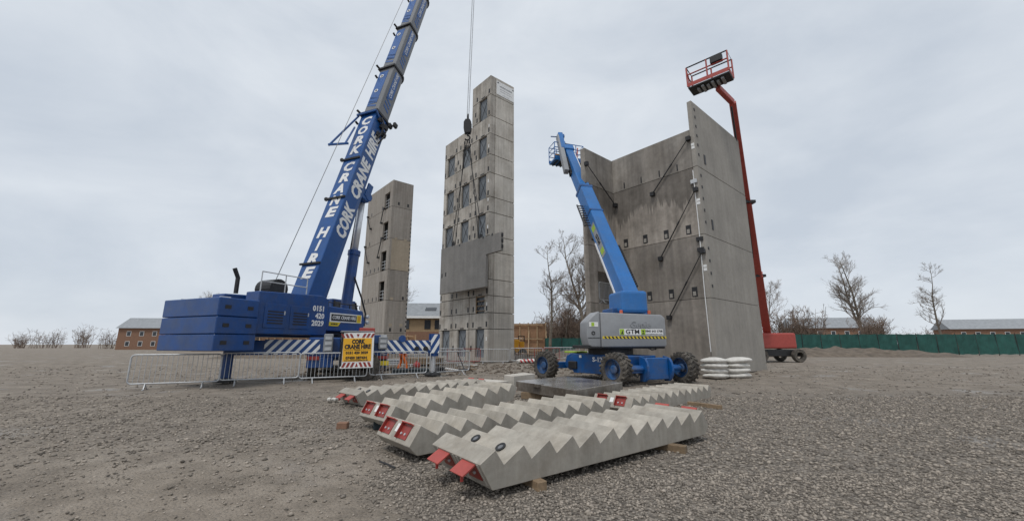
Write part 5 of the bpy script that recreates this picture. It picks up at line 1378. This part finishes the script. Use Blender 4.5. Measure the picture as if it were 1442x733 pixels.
# little yellow dumper beside the tower
DP = thing('site_dumper', 'small yellow site dumper half hidden by the tall tower', 'dumper', (.5, 50, 0))
m = MB(); m.prism([(-.9, 1.1), (.5, 1.0), (.75, 2.1), (-1.1, 2.2)], frame((.2, 50.8, 0), (1, 0, 0), (0, 0, 1)), 0, 1.6); m.build('skip', 'ochre', DP, bevel=.04, world=True)
m = MB(); m.box(-.2, 1.5, 49.3, 50.7, .6, 1.2); m.box(.9, 1.5, 49.4, 50.6, 1.2, 1.9); m.build('chassis', 'ochre', DP, bevel=.05, world=True)
m = MB()
for x in (.8, 1.5): m.tube([(x, 49.5, 1.8), (x, 49.5, 2.5)], .05, 6).tube([(x, 50.5, 1.8), (x, 50.5, 2.5)], .05, 6)
m.box(.75, 1.55, 49.4, 50.6, 2.5, 2.58); m.build('roll_bar', 'black', DP, world=True)
for x in (-.1, 1.3):
    for y in (49.2, 50.8): MB().lathe([(.2, -.18), (.5, -.2), (.55, -.1), (.55, .1), (.5, .2), (.2, .18)], (x, y, .53), (0, 1, 0), 18).build('wheel', 'rubber', DP, world=True)
# house between the two towers
HS = thing('brick_house', 'two storey buff and brown brick house with a slate roof between the two concrete towers', 'house', (-18, 80, 0), R(4))
m = MB(); m.box(-8, 9, 0, 9, 0, 4.0); m.build('lower_wall', 'brick_red', HS); m = MB(); m.box(-7.98, 8.98, .02, 8.98, 4.0, 6.9); m.build('upper_wall', 'brick', HS)
m = MB(); m.add([(-8.6, -.7, 7.0), (9.6, -.7, 7.0), (9.6, 4.5, 10.0), (-8.6, 4.5, 10.0), (-8.6, 9.7, 7.0), (9.6, 9.7, 7.0), (-8.6, -.7, 6.85), (9.6, -.7, 6.85), (9.6, 9.7, 6.85), (-8.6, 9.7, 6.85)],
                [(0, 1, 2, 3), (3, 2, 5, 4), (6, 9, 8, 7), (0, 6, 7, 1), (4, 5, 8, 9), (0, 3, 4, 9, 6), (1, 7, 8, 5, 2)]); rf = m.build('roof', 'slate', HS)
m = MB(); rr2 = random.Random(8)
sl = math.atan2(3.0, 5.2)
for r_ in range(14):
    for k in range(36):
        v = (r_ + .5) / 14; x = -8.4 + (k + .5 + .5 * (r_ % 2)) * .5
        if x < 9.4: m.obox((x, -.7 + 5.2 * v, 7.0 + 3.0 * v + .03 + rr2.uniform(0, .015)), (.48, .5, .03), (V((1, 0, 0)), V((0, math.cos(sl), math.sin(sl))), V((0, -math.sin(sl), math.cos(sl)))))
tag(m.build('slate', 'slate', rf, fix=False), kind='stuff')
MB().box(-8.6, 9.6, -.78, -.7, 6.6, 7.02).build('fascia', 'white', HS)
m = MB(); m.obox((1.5, 1.9, 8.62), (2.2, 1.4, .1), (V((1, 0, 0)), V((0, math.cos(sl), math.sin(sl))), V((0, -math.sin(sl), math.cos(sl))))); m.build('roof_light', 'glass', rf)
for x in (-6, -3, 1.2, 3.2, 6.0):
    f = MB().box(x - .6, x + .6, -.05, .05, 4.5, 6.3).build('window', 'steel_dark', HS); MB().box(x - .53, x - .03, -.062, -.05, 4.58, 6.22).box(x + .03, x + .53, -.062, -.05, 4.58, 6.22).build('pane', 'glass', f)
    if x != 1.2: f = MB().box(x - .6, x + .6, -.05, .05, 1.2, 3.0).build('window', 'steel_dark', HS); MB().box(x - .53, x + .53, -.062, -.05, 1.28, 2.92).build('pane', 'glass', f)
MB().box(.7, 1.7, -.06, .05, 0, 2.2).build('door', 'blue', HS)
# low bare roof frame in front of the house
HS2 = thing('brick_house', 'long brown brick house with slate roof far left behind the crane', 'house', (-62, 95, 0), R(14))
m = MB(); m.box(-11, 11, 0, 8, 0, 6.2); m.build('wall', 'brick_red', HS2)
m = MB(); m.add([(-11.5, -.6, 6.2), (11.5, -.6, 6.2), (11.5, 4, 9.4), (-11.5, 4, 9.4), (-11.5, 8.6, 6.2), (11.5, 8.6, 6.2)], [(0, 1, 2, 3), (3, 2, 5, 4), (0, 3, 4), (1, 5, 2), (0, 4, 5, 1)]); m.build('roof', 'slate', HS2)
for x in (-8, -4.5, -1, 2.5, 6, 9):
    for z in (1.0, 3.9): f = MB().box(x - .6, x + .6, -.06, .05, z, z + 1.4).build('window', 'white', HS2); MB().box(x - .5, x + .5, -.075, -.06, z + .1, z + 1.3).build('pane', 'glass', f)

# ------------------------------------------------------------------ bare winter trees
def bare_tree(seed, h, spread, trunk_r, nb=(9, 5, 4, 3), upright=.55, fork=False, twig='twig'):
    rr = random.Random(seed); tr = MB(); cr = MB()
    lean = V((rr.uniform(-.06, .06), rr.uniform(-.06, .06), 1)).normalized()
    spine = [V((0, 0, -.2))]; n = 9; p = V((0, 0, 0)); d = lean.copy()
    for k in range(n):
        p = p + d * h / n * .98; d = (d + V((rr.uniform(-.12, .12), rr.uniform(-.12, .12), .08))).normalized(); spine.append(p.copy())
    rs = [trunk_r * (1 - i / (n + .6)) ** 1.1 + .012 for i in range(n + 1)]; tr.tube(spine, rs, 8)
    trunks = [(spine, rs)]
    if fork:
        a = spine[2]; q = a.copy(); d = V((rr.uniform(.25, .4), rr.uniform(-.1, .1), 1)).normalized(); s2 = [a.copy()]
        for k in range(7): q = q + d * h / n * .93; d = (d + V((rr.uniform(-.1, .05), rr.uniform(-.1, .1), .1))).normalized(); s2.append(q.copy())
        r2 = [trunk_r * .7 * (1 - i / 7.6) + .012 for i in range(8)]; tr.tube(s2, r2, 7); trunks.append((s2, r2))
    def branch(p, d, ln, r, lv):
        k = 4 if lv < 2 else 3; pts = [p.copy()]; q = p.copy(); e = d.copy()
        for i in range(k):
            q = q + e * ln / k; e = (e + V((rr.uniform(-.28, .28), rr.uniform(-.28, .28), rr.uniform(-.1, .26)))).normalized(); pts.append(q.copy())
        cr.tube(pts, [max(.0075, r * (1 - i / (k + .35))) for i in range(k + 1)], 5 if lv == 0 else (4 if lv == 1 else 3), cap=False)
        if lv + 1 >= len(nb): return
        for c in range(nb[lv + 1]):
            t = rr.uniform(.25, 1.0); i = min(k - 1, int(t * k)); b = pts[i].lerp(pts[i + 1], t * k - i)
            ax = (pts[i + 1] - pts[i]).normalized(); o = ax.orthogonal().normalized(); o = Matrix.Rotation(rr.uniform(0, 6.28), 3, ax) @ o
            branch(b, (ax + o * rr.uniform(.5, 1.0) + V((0, 0, .18))).normalized(), ln * rr.uniform(.38, .62), max(.006, r * .5), lv + 1)
    for sp_, rs_ in trunks:
        for c in range(nb[0]):
            t = rr.uniform(.26, .99); i = min(len(sp_) - 2, int(t * (len(sp_) - 1))); b = sp_[i].lerp(sp_[i + 1], t * (len(sp_) - 1) - i)
            a = rr.uniform(0, 6.28); el = upright * rr.uniform(.7, 1.5)
            branch(b, V((math.cos(a), math.sin(a), el)).normalized(), spread * (1.15 - t * .75) * rr.uniform(.7, 1.2), rs_[i] * .45 + .015, 0)
    return tr, cr
def plant_tree(args, loc, label, bark='bark', twig='twig', name='bare_tree', cat='tree', group='bare winter trees behind the site'):
    tr, cr = bare_tree(*args[0], **args[1]); t = thing(name, label, cat, loc, 0, group)
    tr.build('trunk', bark, t, smooth=True, fix=False); cr.build('crown', twig, t, fix=False); return t
ta = plant_tree(((11, 17.2, 3.6, .24), dict(nb=(26, 5, 4, 3), upright=.5)), (5.75, 61, 0), 'slim bare tree with bushy twigs left of the forked one')
tb = plant_tree(((24, 21.5, 5.0, .36), dict(nb=(22, 6, 4, 4), upright=1.15, fork=True)), (11.5, 64, 0), 'tall forked bare tree left of the concrete core')
tcx = plant_tree(((37, 12.5, 4.2, .16), dict(nb=(20, 6, 5, 3), upright=.8)), (8.7, 66, 0), 'lower bare tree standing between the two tall ones', 'bark', 'scrub')
far = [(-30, 100, 1.0, 'far bare tree left of the house'), (-44, 92, .85, 'bare tree far left behind the crane counterweight'), (-75, 98, 1.1, 'bare tree at the far left edge'),
       (30, 78, .95, 'bare tree right of the concrete core'), (40, 74, .75, 'small bare tree far right'), (52, 82, 1.1, 'tall bare tree far right'), (68, 78, .9, 'bare tree near the far right edge'), (85, 80, 1.0, 'bare tree at the far right edge')]
for i, (x, y, s_, l) in enumerate(far):
    copy_tree((tb, ta, tcx)[i % 3], (x, y, 0), i * 1.3, l, (s_,) * 3)
def scrub(seed, lx, h, n):
    rr = random.Random(seed); m = MB()
    for k in range(n):
        b = V((rr.uniform(-lx, lx), rr.uniform(-1, 1), 0)); hh = h * rr.uniform(.45, 1.0); d = V((rr.uniform(-.3, .3), rr.uniform(-.3, .3), 1)).normalized(); pts = [b]
        for i in range(3): pts.append(pts[-1] + d * hh / 3); d = (d + V((rr.uniform(-.25, .25), rr.uniform(-.25, .25), .1))).normalized()
        m.tube(pts, [.06, .045, .03, .014], 4, cap=False)
        for c in range(10):
            t = rr.uniform(.25, 1); i = min(2, int(t * 3)); q = pts[i].lerp(pts[i + 1], t * 3 - i); e = V((rr.uniform(-1, 1), rr.uniform(-1, 1), rr.uniform(.1, 1.1))).normalized(); L_ = rr.uniform(.5, 1.3)
            m.tube([q, q + e * L_ * .5, q + e * L_ + V((0, 0, .12))], [.026, .02, .012], 3, cap=False)
            for c2 in range(3): e2 = (e + V((rr.uniform(-.8, .8), rr.uniform(-.8, .8), rr.uniform(-.2, .8)))).normalized(); q2 = q + e * L_ * rr.uniform(.3, .9); m.tube([q2, q2 + e2 * L_ * .5], [.016, .009], 3, cap=False)
    return m
def ivy(seed, lx, h, n):
    rr = random.Random(seed); vs = []; fs = []
    for k in range(n):
        c = V((rr.uniform(-lx, lx), rr.uniform(-.8, .8), h * rr.random() ** 1.6)); a, b = rr.uniform(0, 6.28), rr.uniform(-.9, .9); u = V((math.cos(a), math.sin(a), b)).normalized() * .13; v = u.cross(V((rr.uniform(-1, 1), rr.uniform(-1, 1), 1))).normalized() * .09
        i = len(vs); vs += [c - u, c + v, c + u, c - v]; fs.append((i, i + 1, i + 2, i + 3))
    m = MB(); m.add(vs, fs); return m
sc = scrub(5, 3.2, 7.2, 95).build('scrub', 'scrub', None, fix=False); iv_ = None
SH = thing('scrub_bush', 'brown leafless scrub behind the left part of the green fence', 'bush', (8.0, 68.5, 0), 0, 'leafless scrub along the fence')
sc.name = 'stems'; sc.parent = SH; ivy(3, 3.0, 3.0, 1500).build('undergrowth', 'leafscrub', SH, fix=False)
for i, (x, y, s_, l) in enumerate(((14.5, 69, 1.05, 'brown leafless scrub under the forked bare tree'), (4.0, 72, .8, 'brown scrub behind the plywood formwork'), (19.5, 68, 1.1, 'leafless scrub hidden partly by the core wall'), (-36, 88, .9, 'leafless scrub left of the house'), (-52, 84, 1.0, 'leafless scrub behind the long hoarding'),
                                   (28, 68, 1.0, 'leafless scrub just right of the core walls'), (37, 66, .9, 'leafless scrub midway along the right fence'), (47, 67, 1.1, 'leafless scrub far along the right fence'), (58, 65, .9, 'leafless scrub near the right end of the fence'), (-27, 90, 1.1, 'leafless scrub right beside the buff house'), (6.3, 67, .75, 'low leafless scrub at the foot of the slim bare tree'), (11.0, 67.5, .9, 'leafless scrub between the slim and the forked tree'), (13.0, 72, 1.2, 'taller leafless scrub behind the forked tree'), (9.6, 73, 1.1, 'taller leafless scrub seen over the green fence'))):
    copy_tree(SH, (x, y, 0), i * 2.1, l, (s_,) * 3)

# far-off bare woodland along the horizon, one mass
src = scrub(77, 3.4, 7.5, 34); rv = np.array(src.v); rf_ = np.array([f if len(f) == 4 else (*f, f[-1]) for f in src.f]); VV = []; FF = []; nv = 0
rw = random.Random(12)
for k in range(60):
    a = -66 + k * 2.25 + rw.uniform(-1, 1); dist = rw.uniform(125, 170)
    if -10 < a < 6: continue
    c, s_ = math.cos(k * 1.7), math.sin(k * 1.7); sx = rw.uniform(1.4, 2.2)
    q = np.stack([(rv[:, 0] * c * 1.3 - rv[:, 1] * s_ * 1.3) * 1.0 + dist * math.tan(R(a)), rv[:, 0] * s_ * 1.3 + rv[:, 1] * c * 1.3 + dist, rv[:, 2] * sx * .6], 1)
    VV.append(q); FF.append(rf_ + nv); nv += len(q)
VV = np.concatenate(VV); FF = np.concatenate(FF)
me = bpy.data.meshes.new('woodland'); me.from_pydata(VV.tolist(), [], [tuple(dict.fromkeys(f)) for f in FF.tolist()]); me.materials.append(MT['scrub'])
tag(link('woodland', me), 'thin bare woodland far off along the horizon', kind='stuff')
# more clutter between the towers and by the fence
def stack(name, label, cat, loc, rz, n, sz, mat, gap=.02):
    t = thing(name, label, cat, loc, rz); me = None
    for k in range(n):
        if me is None: o = MB().obox((0, 0, 0), sz).build('board', mat, t, bevel=.008); me = o.data
        else: o = link('board', me, t)
        o.location = ((k % 3 - 1) * (sz[0] + .03), rr.uniform(-.06, .06), .1 + sz[2] / 2 + (k // 3) * (sz[2] + gap))
    m = MB()
    for y in (-.7, .7): m.obox((0, y, .05), (sz[0] * 3.3, .1, .1))
    tag(m.build('bearer', 'timber', t), kind='stuff'); return t
stack('timber_stack', 'stack of long pale boards lying between the crane and the tall tower', 'timber stack', (-6.9, 31.5, gh(-6.9, 31.5)), R(70), 12, (.32, 3.2, .1), 'timber')
stack('timber_stack', 'stack of boards near the plywood formwork wall', 'timber stack', (1.5, 44, .1), R(30), 9, (.35, 2.6, .12), 'plywood')
for x, y, az, l in ((-7.9, 28.5, 84, 'galvanised barrier beyond the worker, between the two towers'), (-10.4, 28.9, 98, 'galvanised barrier behind the crane tail, left of the worker'), (-4.9, 30.2, 70, 'galvanised barrier left of the tall tower, behind the boards'), (5.6, 42, 95, 'galvanised barrier in front of the earth bank')):
    put(BR, x, y, az, False, l)
m = MB()
for k in range(7): m.tube([(-1.6, (k % 4) * .22 + .11 * (k // 4), .12 + .19 * (k // 4)), (1.6, (k % 4) * .22 + .11 * (k // 4), .12 + .19 * (k // 4))], .1, 10)
small('pipe_bundle', m, 'hood_grey', 'bundle of grey pipes on the ground between the two concrete towers', 'pipes', (-9.2, 33, gh(-9.2, 33)), .2)

for i, (x, y, rz, l) in enumerate(((-105, 120, .1, 'brown brick house with slate roof at the far left horizon'), (95, 118, -.2, 'brown brick house with slate roof beyond the right hand fence'), (150, 125, -.3, 'brown brick house with slate roof at the far right horizon'), (60, 130, .15, 'brown brick house with slate roof right of the red lift'))):
    copy_tree(HS2, (x, y, 0), rz, l)
